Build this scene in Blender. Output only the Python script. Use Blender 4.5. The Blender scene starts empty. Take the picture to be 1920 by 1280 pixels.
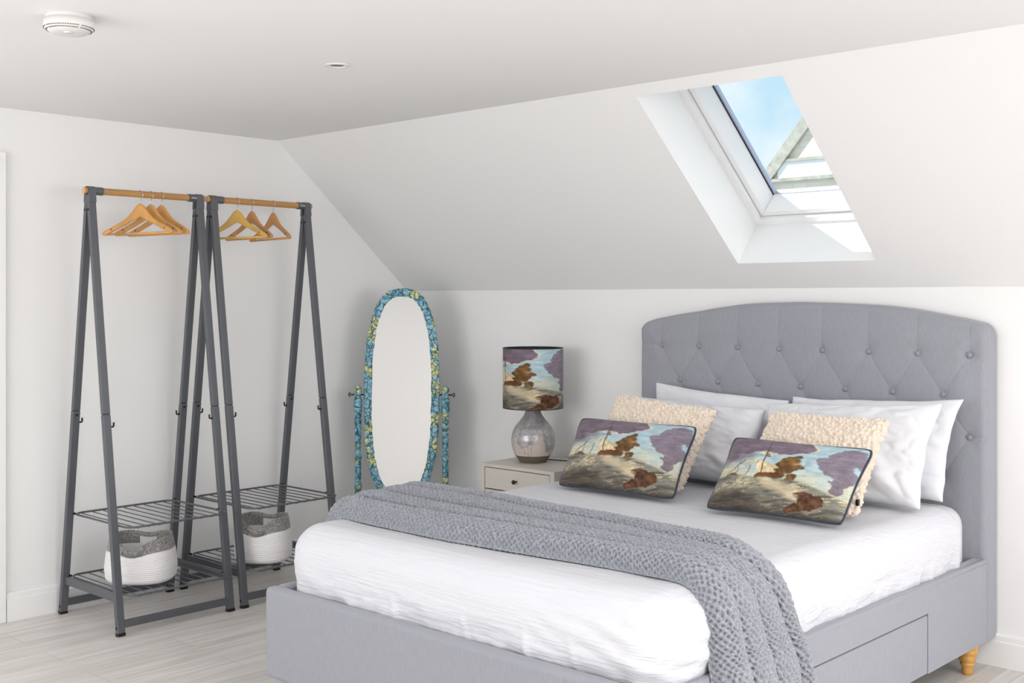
import bpy, math, random
import numpy as np
from mathutils import Vector, Matrix
from mathutils import noise as mnoise
random.seed(4); rng = np.random.default_rng(7)
sc = bpy.context.scene
C = sc.collection
PI = math.pi
def lin(c):
    c = np.asarray(c, float) / 255.0
    return np.where(c <= .04045, c / 12.92, ((c + .055) / 1.055) ** 2.4)

# ------------------------------------------------------------ camera, world, lights
cam_d = bpy.data.cameras.new('camera'); cam = bpy.data.objects.new('camera', cam_d); C.objects.link(cam)
cam.location = (5.243, -4.685, 1.45)
cam.rotation_euler = (PI / 2, 0, math.radians(43.061))
cam_d.sensor_width = 36; cam_d.lens = 36 * 2183 / 1920.0
cam_d.shift_y = (561 - 640) / 1920.0
cam_d.clip_start = .05
sc.camera = cam
sc.view_settings.view_transform = 'Standard'; sc.view_settings.look = 'None'
sc.view_settings.gamma = 1; sc.view_settings.exposure = 0.16
try: sc.view_settings.use_curve_mapping = False
except Exception: pass

w = bpy.data.worlds.new('sky'); sc.world = w; w.use_nodes = True
nt = w.node_tree; nt.nodes.clear()
out = nt.nodes.new('ShaderNodeOutputWorld'); bg = nt.nodes.new('ShaderNodeBackground')
tc = nt.nodes.new('ShaderNodeTexCoord'); nz = nt.nodes.new('ShaderNodeTexNoise'); rp = nt.nodes.new('ShaderNodeValToRGB')
nz.inputs['Scale'].default_value = 16; nz.inputs['Detail'].default_value = 5; nz.inputs['Roughness'].default_value = .5
rp.color_ramp.elements[0].position = .36; rp.color_ramp.elements[0].color = (.50, .69, .82, 1)
rp.color_ramp.elements[1].position = .58; rp.color_ramp.elements[1].color = (.70, .79, .86, 1)
nt.links.new(tc.outputs['Generated'], nz.inputs['Vector']); nt.links.new(nz.outputs['Fac'], rp.inputs['Fac'])
nt.links.new(rp.outputs['Color'], bg.inputs['Color']); nt.links.new(bg.outputs['Background'], out.inputs['Surface'])
bg.inputs['Strength'].default_value = 1.12

def area(name, loc, direction, sx, sy, power, col=(1, 1, 1)):
    l = bpy.data.lights.new(name, 'AREA'); l.shape = 'RECTANGLE'; l.size = sx; l.size_y = sy; l.energy = power; l.color = col
    o = bpy.data.objects.new(name, l); C.objects.link(o); o.location = loc
    o.rotation_euler = Vector(direction).to_track_quat('-Z', 'Y').to_euler()
    return o
UD = Vector((0, -.939, .81)).normalized()            # up the slope
NO = Vector((0, .81, .939)).normalized()             # out through the slope
sun_d = bpy.data.lights.new('sun', 'SUN'); sun_d.energy = 4.8; sun_d.angle = math.radians(.6); sun_d.color = (1, .97, .92)
sun = bpy.data.objects.new('sun', sun_d); C.objects.link(sun)
sv = Vector((-.40, 0, 0)) + UD * .83 + NO * .275
sun.rotation_euler = (-sv).to_track_quat('-Z', 'Y').to_euler()
area('daylight_window_right', (8.30, -2.3, 1.45), (-1, 0.0, 0), 3.2, 1.55, 72, (.985, .99, 1))
area('daylight_window_rear', (1.75, -5.93, 1.42), (.0, 1, 0), 2.8, 1.4, 46, (.95, .975, 1))
area('added_fill_rear_right', (6.0, -5.93, 1.40), (-.25, 1, 0), 2.3, 1.4, 30, (.98, .985, 1))  # added fill from behind the camera, no known window there
area('added_fill_ceiling', (5.0, -3.0, 2.29), (-.12, .0, -1), 1.2, 1.2, 50, (.98, .985, 1))  # added overhead fill to brighten bed top and floor
area('daylight_roof_window_right', (4.95, -.62, 1.92), (-.15, -.81, -.939), .7, .9, 4, (.98, .99, 1))

# ------------------------------------------------------------ mesh helpers
class MB:
    def __init__(s): s.v = []; s.f = []; s.mi = []
    def add(s, v, f, mi=0):
        n = len(s.v); s.v.extend([tuple(map(float, p)) for p in v]); s.f.extend([tuple(i + n for i in q) for q in f]); s.mi.extend([mi] * len(f)); return s
    def box(s, x0, x1, y0, y1, z0, z1, mi=0):
        v = [(x0, y0, z0), (x1, y0, z0), (x1, y1, z0), (x0, y1, z0), (x0, y0, z1), (x1, y0, z1), (x1, y1, z1), (x0, y1, z1)]
        return s.add(v, [(0, 3, 2, 1), (4, 5, 6, 7), (0, 1, 5, 4), (1, 2, 6, 5), (2, 3, 7, 6), (3, 0, 4, 7)], mi)
    def hexa(s, v, mi=0):
        return s.add(v, [(0, 3, 2, 1), (4, 5, 6, 7), (0, 1, 5, 4), (1, 2, 6, 5), (2, 3, 7, 6), (3, 0, 4, 7)], mi)
    def bar(s, a, b, wx, wy, xdir=(1, 0, 0), mi=0):
        a = Vector(a); b = Vector(b); d = (b - a).normalized(); x = Vector(xdir); x = (x - d * x.dot(d)).normalized(); y = d.cross(x)
        v = []
        for p in (a, b):
            for sx, sy in ((-1, -1), (1, -1), (1, 1), (-1, 1)): v.append(p + x * sx * wx / 2 + y * sy * wy / 2)
        return s.add(v, [(0, 3, 2, 1), (4, 5, 6, 7), (0, 1, 5, 4), (1, 2, 6, 5), (2, 3, 7, 6), (3, 0, 4, 7)], mi)
    def tube(s, pts, r, n=10, closed=False, cap=True, mi=0):
        pts = [Vector(p) for p in pts]; m = len(pts); rr = r if hasattr(r, '__len__') else [r] * m
        vs = []; prev = None
        for i, p in enumerate(pts):
            if closed: t = pts[(i + 1) % m] - pts[i - 1]
            else: t = pts[min(i + 1, m - 1)] - pts[max(i - 1, 0)]
            t.normalize()
            if prev is None:
                a = Vector((0, 0, 1)) if abs(t.z) < .9 else Vector((1, 0, 0)); x = (a - t * a.dot(t)).normalized()
            else: x = (prev - t * prev.dot(t)).normalized()
            prev = x; y = t.cross(x)
            for k in range(n):
                an = 2 * PI * k / n; vs.append(p + (x * math.cos(an) + y * math.sin(an)) * rr[i])
        fs = []
        for i in range(m if closed else m - 1):
            j = (i + 1) % m
            for k in range(n): fs.append((i * n + k, i * n + (k + 1) % n, j * n + (k + 1) % n, j * n + k))
        if cap and not closed: fs.append(tuple(range(n - 1, -1, -1))); fs.append(tuple((m - 1) * n + k for k in range(n)))
        return s.add(vs, fs, mi)
    def lathe(s, prof, c=(0, 0, 0), n=32, mi=0):
        vs = []; m = len(prof)
        for r, z in prof:
            for k in range(n): a = 2 * PI * k / n; vs.append((c[0] + r * math.cos(a), c[1] + r * math.sin(a), c[2] + z))
        fs = [(i * n + k, i * n + (k + 1) % n, (i + 1) * n + (k + 1) % n, (i + 1) * n + k) for i in range(m - 1) for k in range(n)]
        if prof[0][0] > 1e-6: fs.append(tuple(range(n - 1, -1, -1)))
        if prof[-1][0] > 1e-6: fs.append(tuple((m - 1) * n + k for k in range(n)))
        return s.add(vs, fs, mi)
OFF = {}
def finish(me, name, mats, parent, smooth, bevel, off):
    for m in (mats if isinstance(mats, (list, tuple)) else [mats]): me.materials.append(m)
    o = bpy.data.objects.new(name, me); C.objects.link(o)
    if parent is not None: o.parent = parent
    OFF[o.name] = off
    if smooth:
        me.polygons.foreach_set('use_smooth', [True] * len(me.polygons))
    if bevel:
        b = o.modifiers.new('Bevel', 'BEVEL'); b.width = bevel; b.segments = 3; b.limit_method = 'ANGLE'; b.angle_limit = math.radians(40)
        me.polygons.foreach_set('use_smooth', [True] * len(me.polygons))
        wn = o.modifiers.new('Normals', 'WEIGHTED_NORMAL'); wn.keep_sharp = True
    return o
def part(name, mb, mats, parent=None, smooth=False, bevel=0, label=None):
    off = OFF[parent.name] if parent is not None else Vector((0, 0, 0))
    me = bpy.data.meshes.new(name)
    me.from_pydata([(p[0] - off.x, p[1] - off.y, p[2] - off.z) for p in mb.v], [], mb.f)
    me.polygons.foreach_set('material_index', mb.mi)
    me.update()
    o = finish(me, name, mats, parent, smooth, bevel, off)
    if label: o['label'] = label
    return o
def top(name, mb, mats, label, cat, group=None, **k):
    o = part(name, mb, mats, None, **k); o['label'] = label; o['category'] = cat
    if group: o['group'] = group
    return o
def struct(name, mb, mats, **k):
    o = part(name, mb, mats, None, **k); o['kind'] = 'structure'; return o
def thing(name, label, cat, loc, group=None, kind=None):
    o = bpy.data.objects.new(name, None); C.objects.link(o); o.location = loc; o.empty_display_size = .1
    OFF[o.name] = Vector(loc)
    if label: o['label'] = label; o['category'] = cat
    if group: o['group'] = group
    if kind: o['kind'] = kind
    return o
def copy_tree(o, parent=None):
    c = o.copy(); C.objects.link(c); OFF[c.name] = OFF[o.name]
    if parent is not None: c.parent = parent
    for ch in [x for x in bpy.data.objects if x.parent == o]: copy_tree(ch, c)
    return c
def grid_obj(name, P, mats, parent=None, wrapu=False, wrapv=False, colors=None, smooth=True, mask=None, flip=False, mi=None):
    """P: (nu,nv,3) array of points in world space"""
    nu, nv = P.shape[:2]
    off = OFF[parent.name] if parent is not None else Vector((0, 0, 0))
    V = (P - np.array(off)[None, None]).reshape(-1, 3)
    iu = np.arange(nu if wrapu else nu - 1); iv = np.arange(nv if wrapv else nv - 1)
    I, J = np.meshgrid(iu, iv, indexing='ij'); I2 = (I + 1) % nu; J2 = (J + 1) % nv
    F = np.stack([I * nv + J, I2 * nv + J, I2 * nv + J2, I * nv + J2], -1)
    if mi is not None: mi = mi[:len(iu), :len(iv)]
    if mask is not None:
        mk = mask[:len(iu), :len(iv)]; F = F[mk]
        if mi is not None: mi = mi[mk]
    F = F.reshape(-1, 4)
    if flip: F = F[:, ::-1]
    me = bpy.data.meshes.new(name)
    me.vertices.add(len(V)); me.vertices.foreach_set('co', V.astype(np.float32).ravel())
    me.loops.add(F.size); me.loops.foreach_set('vertex_index', F.astype(np.int32).ravel())
    me.polygons.add(len(F)); me.polygons.foreach_set('loop_start', np.arange(0, F.size, 4, dtype=np.int32))
    if mi is not None: me.polygons.foreach_set('material_index', mi.reshape(-1).astype(np.int32))
    me.update(calc_edges=True); me.validate()
    if colors is not None:
        ca = me.color_attributes.new('pattern', 'FLOAT_COLOR', 'POINT')
        cc = np.ones((len(V), 4), np.float32); cc[:, :3] = colors.reshape(-1, 3)
        ca.data.foreach_set('color', cc.ravel())
    return finish(me, name, mats, parent, smooth, 0, off)

# numpy value noise
_T = rng.random((256, 256))
def vnoise(x, y, s=0):
    x = np.asarray(x, float) + s * 17.3; y = np.asarray(y, float) + s * 5.1
    xi = np.floor(x).astype(int); yi = np.floor(y).astype(int); fx = x - xi; fy = y - yi
    fx = fx * fx * (3 - 2 * fx); fy = fy * fy * (3 - 2 * fy)
    g = lambda a, b: _T[a % 256, b % 256]
    return (g(xi, yi) * (1 - fx) + g(xi + 1, yi) * fx) * (1 - fy) + (g(xi, yi + 1) * (1 - fx) + g(xi + 1, yi + 1) * fx) * fy
def fbm(x, y, o=4, s=0):
    r = 0; a = .5
    for i in range(o): r = r + a * vnoise(np.asarray(x) * 2 ** i, np.asarray(y) * 2 ** i, s + i * 3.7); a *= .5
    return r / (1 - .5 ** o)
def sstep(a, b, x):
    t = np.clip((x - a) / (b - a), 0, 1); return t * t * (3 - 2 * t)

# ------------------------------------------------------------ materials
def mat(name, col, rough=.6, metal=0, bump=None, attr=False, sheen=0, spec=None, var=None):
    m = bpy.data.materials.new(name); m.use_nodes = True; n = m.node_tree; b = n.nodes['Principled BSDF']
    c = lin(col)
    b.inputs['Base Color'].default_value = (*c, 1); b.inputs['Roughness'].default_value = rough; b.inputs['Metallic'].default_value = metal
    if spec is not None: b.inputs['Specular IOR Level'].default_value = spec
    if sheen: b.inputs['Sheen Weight'].default_value = sheen; b.inputs['Sheen Roughness'].default_value = .5
    t = n.nodes.new('ShaderNodeTexCoord')
    if attr:
        a = n.nodes.new('ShaderNodeAttribute'); a.attribute_name = 'pattern'; n.links.new(a.outputs['Color'], b.inputs['Base Color'])
    if var:      # (scale vector, amount)
        mp = n.nodes.new('ShaderNodeMapping'); mp.inputs['Scale'].default_value = var[0]
        z = n.nodes.new('ShaderNodeTexNoise'); z.inputs['Scale'].default_value = 1; z.inputs['Detail'].default_value = 5
        r = n.nodes.new('ShaderNodeValToRGB'); r.color_ramp.elements[0].position = .3; r.color_ramp.elements[1].position = .7
        r.color_ramp.elements[0].color = (*(c * (1 - var[1])), 1); r.color_ramp.elements[1].color = (*np.minimum(c * (1 + var[1]), 1), 1)
        n.links.new(t.outputs['Object'], mp.inputs['Vector']); n.links.new(mp.outputs['Vector'], z.inputs['Vector'])
        n.links.new(z.outputs['Fac'], r.inputs['Fac']); n.links.new(r.outputs['Color'], b.inputs['Base Color'])
    if bump:     # (scale vector, strength, distance)
        mp = n.nodes.new('ShaderNodeMapping'); mp.inputs['Scale'].default_value = bump[0]
        z = n.nodes.new('ShaderNodeTexNoise'); z.inputs['Scale'].default_value = 1; z.inputs['Detail'].default_value = 3
        bp = n.nodes.new('ShaderNodeBump'); bp.inputs['Strength'].default_value = bump[1]; bp.inputs['Distance'].default_value = bump[2]
        n.links.new(t.outputs['Object'], mp.inputs['Vector']); n.links.new(mp.outputs['Vector'], z.inputs['Vector'])
        n.links.new(z.outputs['Fac'], bp.inputs['Height']); n.links.new(bp.outputs['Normal'], b.inputs['Normal'])
    return m
M = {}
M['wall'] = mat('wall_paint', (246, 245, 244), .85, bump=((60, 60, 60), .05, .002), spec=.2)
M['ceiling'] = mat('ceiling_paint', (247, 246, 245), .9, bump=((40, 40, 40), .05, .002), spec=.2)
M['trim'] = mat('satin_white_paint', (247, 246, 245), .45, bump=((20, 20, 20), .03, .001), spec=.3)
M['upvc'] = mat('white_window_lacquer', (246, 246, 246), .3, bump=((20, 20, 20), .02, .001))
M['gasket'] = mat('black_gasket', (30, 32, 38), .5, bump=((90, 90, 90), .1, .001))
M['alu'] = mat('window_spacer_aluminium', (190, 195, 215), .35, .6, bump=((90, 90, 90), .1, .001))
M['bed'] = mat('grey_woven_upholstery', (156, 157, 165), .9, sheen=.25, bump=((700, 700, 90), .35, .0015), var=((320, 320, 28), .07), spec=.2)
M['button'] = mat('grey_button_fabric', (150, 151, 158), .85, bump=((500, 500, 500), .3, .001), spec=.2)
M['legwood'] = mat('honey_pine', (214, 160, 84), .4, var=((30, 30, 8), .16))
M['mattress'] = mat('pale_mattress_ticking', (222, 220, 222), .9, bump=((300, 300, 300), .25, .001))
M['linen'] = mat('white_pillow_cotton', (230, 230, 234), .9, bump=((14, 14, 14), .25, .01), spec=.2)
M['rackmetal'] = mat('grey_powder_coated_steel', (99, 101, 106), .42, .25, bump=((500, 500, 500), .12, .0006))
M['black'] = mat('black_plastic', (22, 22, 24), .45, bump=((200, 200, 200), .1, .001))
M['barwood'] = mat('bamboo_bar', (188, 141, 86), .45, var=((60, 6, 60), .16))
M['barend'] = mat('bamboo_end_grain', (222, 184, 136), .6, var=((220, 220, 220), .1))
M['chrome'] = mat('chrome_wire', (205, 205, 208), .18, 1, bump=((60, 60, 60), .02, .0005))
M['ns'] = mat('taupe_lacquer', (214, 208, 199), .45, bump=((20, 20, 20), .03, .001))
M['gap'] = mat('dark_joint', (60, 56, 52), .8, bump=((50, 50, 50), .05, .001))
M['bronze'] = mat('dark_bronze', (62, 48, 38), .35, .8, bump=((90, 90, 90), .05, .001))
M['navy'] = mat('navy_velvet', (30, 40, 58), .7, sheen=.6, bump=((260, 260, 260), .3, .001))
M['print'] = mat('printed_velvet', (150, 150, 140), .75, attr=True, sheen=.1, bump=((300, 300, 300), .12, .0008), spec=.25)
M['shade'] = mat('printed_shade_fabric', (150, 150, 140), .7, attr=True, bump=((300, 300, 300), .1, .0006), spec=.25)
M['shadein'] = mat('black_shade_lining', (16, 15, 15), .6, bump=((90, 90, 90), .05, .001))
M['glaze'] = mat('speckled_glaze', (180, 178, 176), .2, .25, attr=True, bump=((40, 40, 40), .08, .003))
M['claybase'] = mat('olive_brown_unglazed_clay', (112, 104, 86), .8, bump=((160, 160, 160), .3, .001))
M['boucle'] = mat('cream_boucle', (240, 224, 206), .95, sheen=.4, bump=((170, 170, 170), .7, .006), spec=.1)
M['rope'] = mat('white_cotton_rope', (240, 238, 238), .9, bump=((140, 140, 140), .35, .002))
M['plastic'] = mat('white_plastic', (232, 229, 226), .4, bump=((20, 20, 20), .02, .001))
M['slot'] = mat('vent_slot_grey', (120, 118, 116), .7, bump=((20, 20, 20), .02, .001))
M['white'] = mat('white_lettering', (225, 228, 232), .5, bump=((20, 20, 20), .02, .001))
M['hang1'] = mat('warm_beech', (220, 162, 92), .38, var=((14, 40, 14), .14))
M['hang2'] = mat('pale_beech', (220, 176, 92), .38, var=((14, 40, 14), .12))
M['hang3'] = mat('brown_beech', (208, 150, 92), .42, var=((14, 40, 14), .12))

def bedspread_mat():
    m = mat('white_crinkled_cotton', (221, 221, 226), .9, spec=.2); n = m.node_tree; b = n.nodes['Principled BSDF']
    t = n.nodes.new('ShaderNodeTexCoord'); prev = None
    for sc_, st, di in (((5, 34, 110), .6, .007), ((34, 5, 70), .35, .006), ((3, 4, 4), .35, .02)):
        mp = n.nodes.new('ShaderNodeMapping'); mp.inputs['Scale'].default_value = sc_
        z = n.nodes.new('ShaderNodeTexNoise'); z.inputs['Scale'].default_value = 1; z.inputs['Detail'].default_value = 2
        bp = n.nodes.new('ShaderNodeBump'); bp.inputs['Strength'].default_value = st; bp.inputs['Distance'].default_value = di
        n.links.new(t.outputs['Object'], mp.inputs['Vector']); n.links.new(mp.outputs['Vector'], z.inputs['Vector']); n.links.new(z.outputs['Fac'], bp.inputs['Height'])
        if prev: n.links.new(prev.outputs['Normal'], bp.inputs['Normal'])
        prev = bp
    n.links.new(prev.outputs['Normal'], b.inputs['Normal'])
    return m
M['spread'] = bedspread_mat()
def yarn_mat(name, c0, c1, scale):
    m = mat(name, c0, .95, sheen=.3, spec=.1); n = m.node_tree; b = n.nodes['Principled BSDF']
    t = n.nodes.new('ShaderNodeTexCoord'); z = n.nodes.new('ShaderNodeTexNoise'); z.inputs['Scale'].default_value = scale; z.inputs['Detail'].default_value = 3
    r = n.nodes.new('ShaderNodeValToRGB'); r.color_ramp.elements[0].position = .35; r.color_ramp.elements[1].position = .65
    r.color_ramp.elements[0].color = (*lin(c0), 1); r.color_ramp.elements[1].color = (*lin(c1), 1)
    bp = n.nodes.new('ShaderNodeBump'); bp.inputs['Strength'].default_value = .5; bp.inputs['Distance'].default_value = .002
    n.links.new(t.outputs['Object'], z.inputs['Vector']); n.links.new(z.outputs['Fac'], r.inputs['Fac']); n.links.new(r.outputs['Color'], b.inputs['Base Color'])
    n.links.new(z.outputs['Fac'], bp.inputs['Height']); n.links.new(bp.outputs['Normal'], b.inputs['Normal'])
    return m
M['yarn'] = yarn_mat('grey_wool_yarn', (138, 141, 148), (168, 170, 177), 200)
M['greyrope'] = yarn_mat('grey_marl_rope', (96, 93, 94), (186, 182, 178), 190)
def floor_mat():
    m = bpy.data.materials.new('pale_oak_laminate'); m.use_nodes = True; n = m.node_tree; b = n.nodes['Principled BSDF']; b.inputs['Roughness'].default_value = .42
    t = n.nodes.new('ShaderNodeTexCoord')
    mp = n.nodes.new('ShaderNodeMapping'); mp.inputs['Rotation'].default_value = (0, 0, PI / 2)
    br = n.nodes.new('ShaderNodeTexBrick'); br.offset = .37; br.inputs['Scale'].default_value = 1; br.inputs['Brick Width'].default_value = 1.25; br.inputs['Row Height'].default_value = .19
    br.inputs['Mortar Size'].default_value = .0012; br.inputs['Color1'].default_value = (*lin((232, 228, 224)), 1); br.inputs['Color2'].default_value = (*lin((222, 218, 213)), 1); br.inputs['Mortar'].default_value = (*lin((188, 183, 178)), 1)
    n.links.new(t.outputs['Object'], mp.inputs['Vector']); n.links.new(mp.outputs['Vector'], br.inputs['Vector'])
    mp2 = n.nodes.new('ShaderNodeMapping'); mp2.inputs['Scale'].default_value = (26, 1.6, 1); z = n.nodes.new('ShaderNodeTexNoise'); z.inputs['Scale'].default_value = 1; z.inputs['Detail'].default_value = 7; z.inputs['Distortion'].default_value = 1.2
    r = n.nodes.new('ShaderNodeValToRGB'); r.color_ramp.elements[0].position = .32; r.color_ramp.elements[1].position = .62
    r.color_ramp.elements[0].color = (.74, .71, .68, 1); r.color_ramp.elements[1].color = (1, 1, 1, 1)
    mx = n.nodes.new('ShaderNodeMix'); mx.data_type = 'RGBA'; mx.blend_type = 'MULTIPLY'; mx.inputs['Factor'].default_value = .75
    n.links.new(t.outputs['Object'], mp2.inputs['Vector']); n.links.new(mp2.outputs['Vector'], z.inputs['Vector']); n.links.new(z.outputs['Fac'], r.inputs['Fac'])
    n.links.new(br.outputs['Color'], mx.inputs[6]); n.links.new(r.outputs['Color'], mx.inputs[7]); n.links.new(mx.outputs[2], b.inputs['Base Color'])
    return m
M['floor'] = floor_mat()
def blossom_mat():
    m = bpy.data.materials.new('blue_branch_patterned_paper'); m.use_nodes = True; n = m.node_tree; b = n.nodes['Principled BSDF']; b.inputs['Roughness'].default_value = .45
    t = n.nodes.new('ShaderNodeTexCoord')
    wz = n.nodes.new('ShaderNodeTexNoise'); wz.inputs['Scale'].default_value = 20; ad = n.nodes.new('ShaderNodeMix'); ad.data_type = 'RGBA'; ad.inputs['Factor'].default_value = .045
    n.links.new(t.outputs['Object'], wz.inputs['Vector']); n.links.new(t.outputs['Object'], ad.inputs[6]); n.links.new(wz.outputs['Color'], ad.inputs[7])
    z = n.nodes.new('ShaderNodeTexNoise'); z.inputs['Scale'].default_value = 55; z.inputs['Detail'].default_value = 4
    r = n.nodes.new('ShaderNodeValToRGB'); r.color_ramp.elements[0].position = .35; r.color_ramp.elements[0].color = (*lin((74, 138, 160)), 1); r.color_ramp.elements[1].position = .62; r.color_ramp.elements[1].color = (*lin((150, 196, 214)), 1)
    n.links.new(t.outputs['Object'], z.inputs['Vector']); n.links.new(z.outputs['Fac'], r.inputs['Fac'])
    z2 = n.nodes.new('ShaderNodeTexNoise'); z2.inputs['Scale'].default_value = 13; r2 = n.nodes.new('ShaderNodeValToRGB'); r2.color_ramp.elements[0].position = .545; r2.color_ramp.elements[0].color = (0, 0, 0, 1); r2.color_ramp.elements[1].position = .585; r2.color_ramp.elements[1].color = (1, 1, 1, 1)
    n.links.new(t.outputs['Object'], z2.inputs['Vector']); n.links.new(z2.outputs['Fac'], r2.inputs['Fac'])
    r3 = n.nodes.new('ShaderNodeValToRGB'); r3.color_ramp.elements[0].position = .4; r3.color_ramp.elements[0].color = (*lin((150, 168, 96)), 1); r3.color_ramp.elements[1].position = .6; r3.color_ramp.elements[1].color = (*lin((226, 224, 176)), 1)
    n.links.new(z.outputs['Fac'], r3.inputs['Fac'])
    m1 = n.nodes.new('ShaderNodeMix'); m1.data_type = 'RGBA'; n.links.new(r2.outputs['Color'], m1.inputs['Factor']); n.links.new(r.outputs['Color'], m1.inputs[6]); n.links.new(r3.outputs['Color'], m1.inputs[7])
    v = n.nodes.new('ShaderNodeTexVoronoi'); v.feature = 'DISTANCE_TO_EDGE'; v.inputs['Scale'].default_value = 31
    n.links.new(ad.outputs[2], v.inputs['Vector'])
    r4 = n.nodes.new('ShaderNodeValToRGB'); r4.color_ramp.elements[0].position = .035; r4.color_ramp.elements[0].color = (1, 1, 1, 1); r4.color_ramp.elements[1].position = .085; r4.color_ramp.elements[1].color = (0, 0, 0, 1)
    n.links.new(v.outputs['Distance'], r4.inputs['Fac'])
    m2 = n.nodes.new('ShaderNodeMix'); m2.data_type = 'RGBA'; n.links.new(r4.outputs['Color'], m2.inputs['Factor']); n.links.new(m1.outputs[2], m2.inputs[6]); m2.inputs[7].default_value = (*lin((28, 84, 92)), 1)
    n.links.new(m2.outputs[2], b.inputs['Base Color'])
    bp = n.nodes.new('ShaderNodeBump'); bp.inputs['Strength'].default_value = .5; bp.inputs['Distance'].default_value = .004
    n.links.new(z.outputs['Fac'], bp.inputs['Height']); n.links.new(bp.outputs['Normal'], b.inputs['Normal'])
    return m
M['blossom'] = blossom_mat()
def mirror_mat():
    m = bpy.data.materials.new('mirror_silver'); m.use_nodes = True; b = m.node_tree.nodes['Principled BSDF']
    b.inputs['Base Color'].default_value = (.70, .70, .70, 1); b.inputs['Metallic'].default_value = 1; b.inputs['Roughness'].default_value = .02
    return m
M['mirror'] = mirror_mat()
def glass_mat():
    m = bpy.data.materials.new('clear_glazing'); m.use_nodes = True; n = m.node_tree; n.nodes.clear()
    o = n.nodes.new('ShaderNodeOutputMaterial'); tr = n.nodes.new('ShaderNodeBsdfTransparent'); tr.inputs['Color'].default_value = (.96, .98, .98, 1)
    gl = n.nodes.new('ShaderNodeBsdfGlossy'); gl.inputs['Roughness'].default_value = .02; mx = n.nodes.new('ShaderNodeMixShader'); mx.inputs[0].default_value = .012
    n.links.new(tr.outputs[0], mx.inputs[1]); n.links.new(gl.outputs[0], mx.inputs[2]); n.links.new(mx.outputs[0], o.inputs['Surface'])
    return m
M['glass'] = glass_mat()
def stone_mat():
    m = mat('pale_stone_blocks', (226, 218, 204), .95); n = m.node_tree; b = n.nodes['Principled BSDF']
    t = n.nodes.new('ShaderNodeTexCoord'); mp = n.nodes.new('ShaderNodeMapping'); mp.inputs['Rotation'].default_value = (PI / 2, 0, 0)
    br = n.nodes.new('ShaderNodeTexBrick'); br.inputs['Scale'].default_value = 1; br.inputs['Brick Width'].default_value = .16; br.inputs['Row Height'].default_value = .06; br.inputs['Mortar Size'].default_value = .006
    br.inputs['Color1'].default_value = (*lin((240, 230, 216)), 1); br.inputs['Color2'].default_value = (*lin((230, 214, 196)), 1); br.inputs['Mortar'].default_value = (*lin((226, 216, 200)), 1)
    n.links.new(t.outputs['Object'], mp.inputs['Vector']); n.links.new(mp.outputs['Vector'], br.inputs['Vector']); n.links.new(br.outputs['Color'], b.inputs['Base Color'])
    return m
M['stone'] = stone_mat()
M['coping'] = mat('lichened_coping_stone', (182, 178, 166), .95, var=((14, 14, 14), .2))

# ------------------------------------------------------------ room shell
X1, Y1, CZ, KZ, SY = 8.4, -6.0, 2.31, 1.5, -.939
struct('floor', MB().box(-.15, X1 + .15, Y1 - .15, .15, -.1, 0), M['floor'])
struct('ceiling', MB().box(-.15, X1 + .15, Y1 - .15, SY, CZ, CZ + .12), M['ceiling'])
struct('wall_left', MB().box(-.15, 0, Y1 - .15, .5, 0, 2.9), M['wall'])
struct('wall_right', MB().box(X1, X1 + .15, Y1 - .15, .5, 0, 2.9), M['wall'])
struct('wall_rear', MB().box(0, X1, Y1 - .15, Y1, 0, CZ), M['wall'])
struct('wall_back', MB().box(0, X1, 0, .15, 0, KZ), M['wall'])
def sl(x, s, o=0):            # a point x along the room, s up the slope, o outwards
    p = Vector((x, 0, KZ)) + UD * s + NO * o; return (p.x, p.y, p.z)
def slab(mb, x0, x1, s0, s1, o0, o1, mi=0):
    return mb.hexa([sl(x0, s0, o0), sl(x1, s0, o0), sl(x1, s1, o0), sl(x0, s1, o0), sl(x0, s0, o1), sl(x1, s0, o1), sl(x1, s1, o1), sl(x0, s1, o1)], mi)
HX0, HX1, HS0, HS1, DP = 2.388, 3.052, .172, 1.179, .25
SL = math.hypot(.939, .81)
b = MB()
slab(b, 0, HX0, -.12, SL + .12, 0, DP); slab(b, HX1, X1, -.12, SL + .12, 0, DP)
slab(b, HX0, HX1, -.12, HS0, 0, DP); slab(b, HX0, HX1, HS1, SL + .12, 0, DP)
struct('wall_slope', b, M['wall'])
# skylight
win = thing('window_1', None, None, sl((HX0 + HX1) / 2, HS0, DP), kind='structure')
win['label'] = 'white framed roof window in the sloped ceiling above the bed'
def ring(name, x0, x1, s0, s1, wd, o0, o1, m, bev=0, taper=0):
    b = MB()
    A = [(x0, s0), (x1, s0), (x1, s1), (x0, s1)]; B = [(x0 + wd, s0 + wd), (x1 - wd, s0 + wd), (x1 - wd, s1 - wd), (x0 + wd, s1 - wd)]
    W = wd + taper; D = [(x0 + W, s0 + W), (x1 - W, s0 + W), (x1 - W, s1 - W), (x0 + W, s1 - W)]
    for i in range(4):
        j = (i + 1) % 4
        b.hexa([sl(*A[i], o0), sl(*A[j], o0), sl(*B[j], o0), sl(*B[i], o0), sl(*A[i], o1), sl(*A[j], o1), sl(*D[j], o1), sl(*D[i], o1)])
    return part(name, b, m, win, bevel=bev)
ring('lining_trim', HX0 - .004, HX1 + .004, HS0 - .004, HS1 + .004, .040, DP - .012, DP + .03, M['upvc'])
ring('outer_frame', HX0 - .03, HX1 + .03, HS0 - .03, HS1 + .03, .068, DP + .016, DP + .12, M['upvc'])
ring('joint_shadow_strip', HX0 + .036, HX1 - .036, HS0 + .036, HS1 - .036, .006, DP + .017, DP + .10, M['gasket'])
ring('sash', HX0 + .039, HX1 - .039, HS0 + .039, HS1 - .039, .028, DP + .006, DP + .10, M['upvc'], .003, .03)
ring('glazing_gasket', HX0 + .09, HX1 - .09, HS0 + .08, HS1 - .08, .008, DP + .085, DP + .10, M['gasket'])
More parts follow.
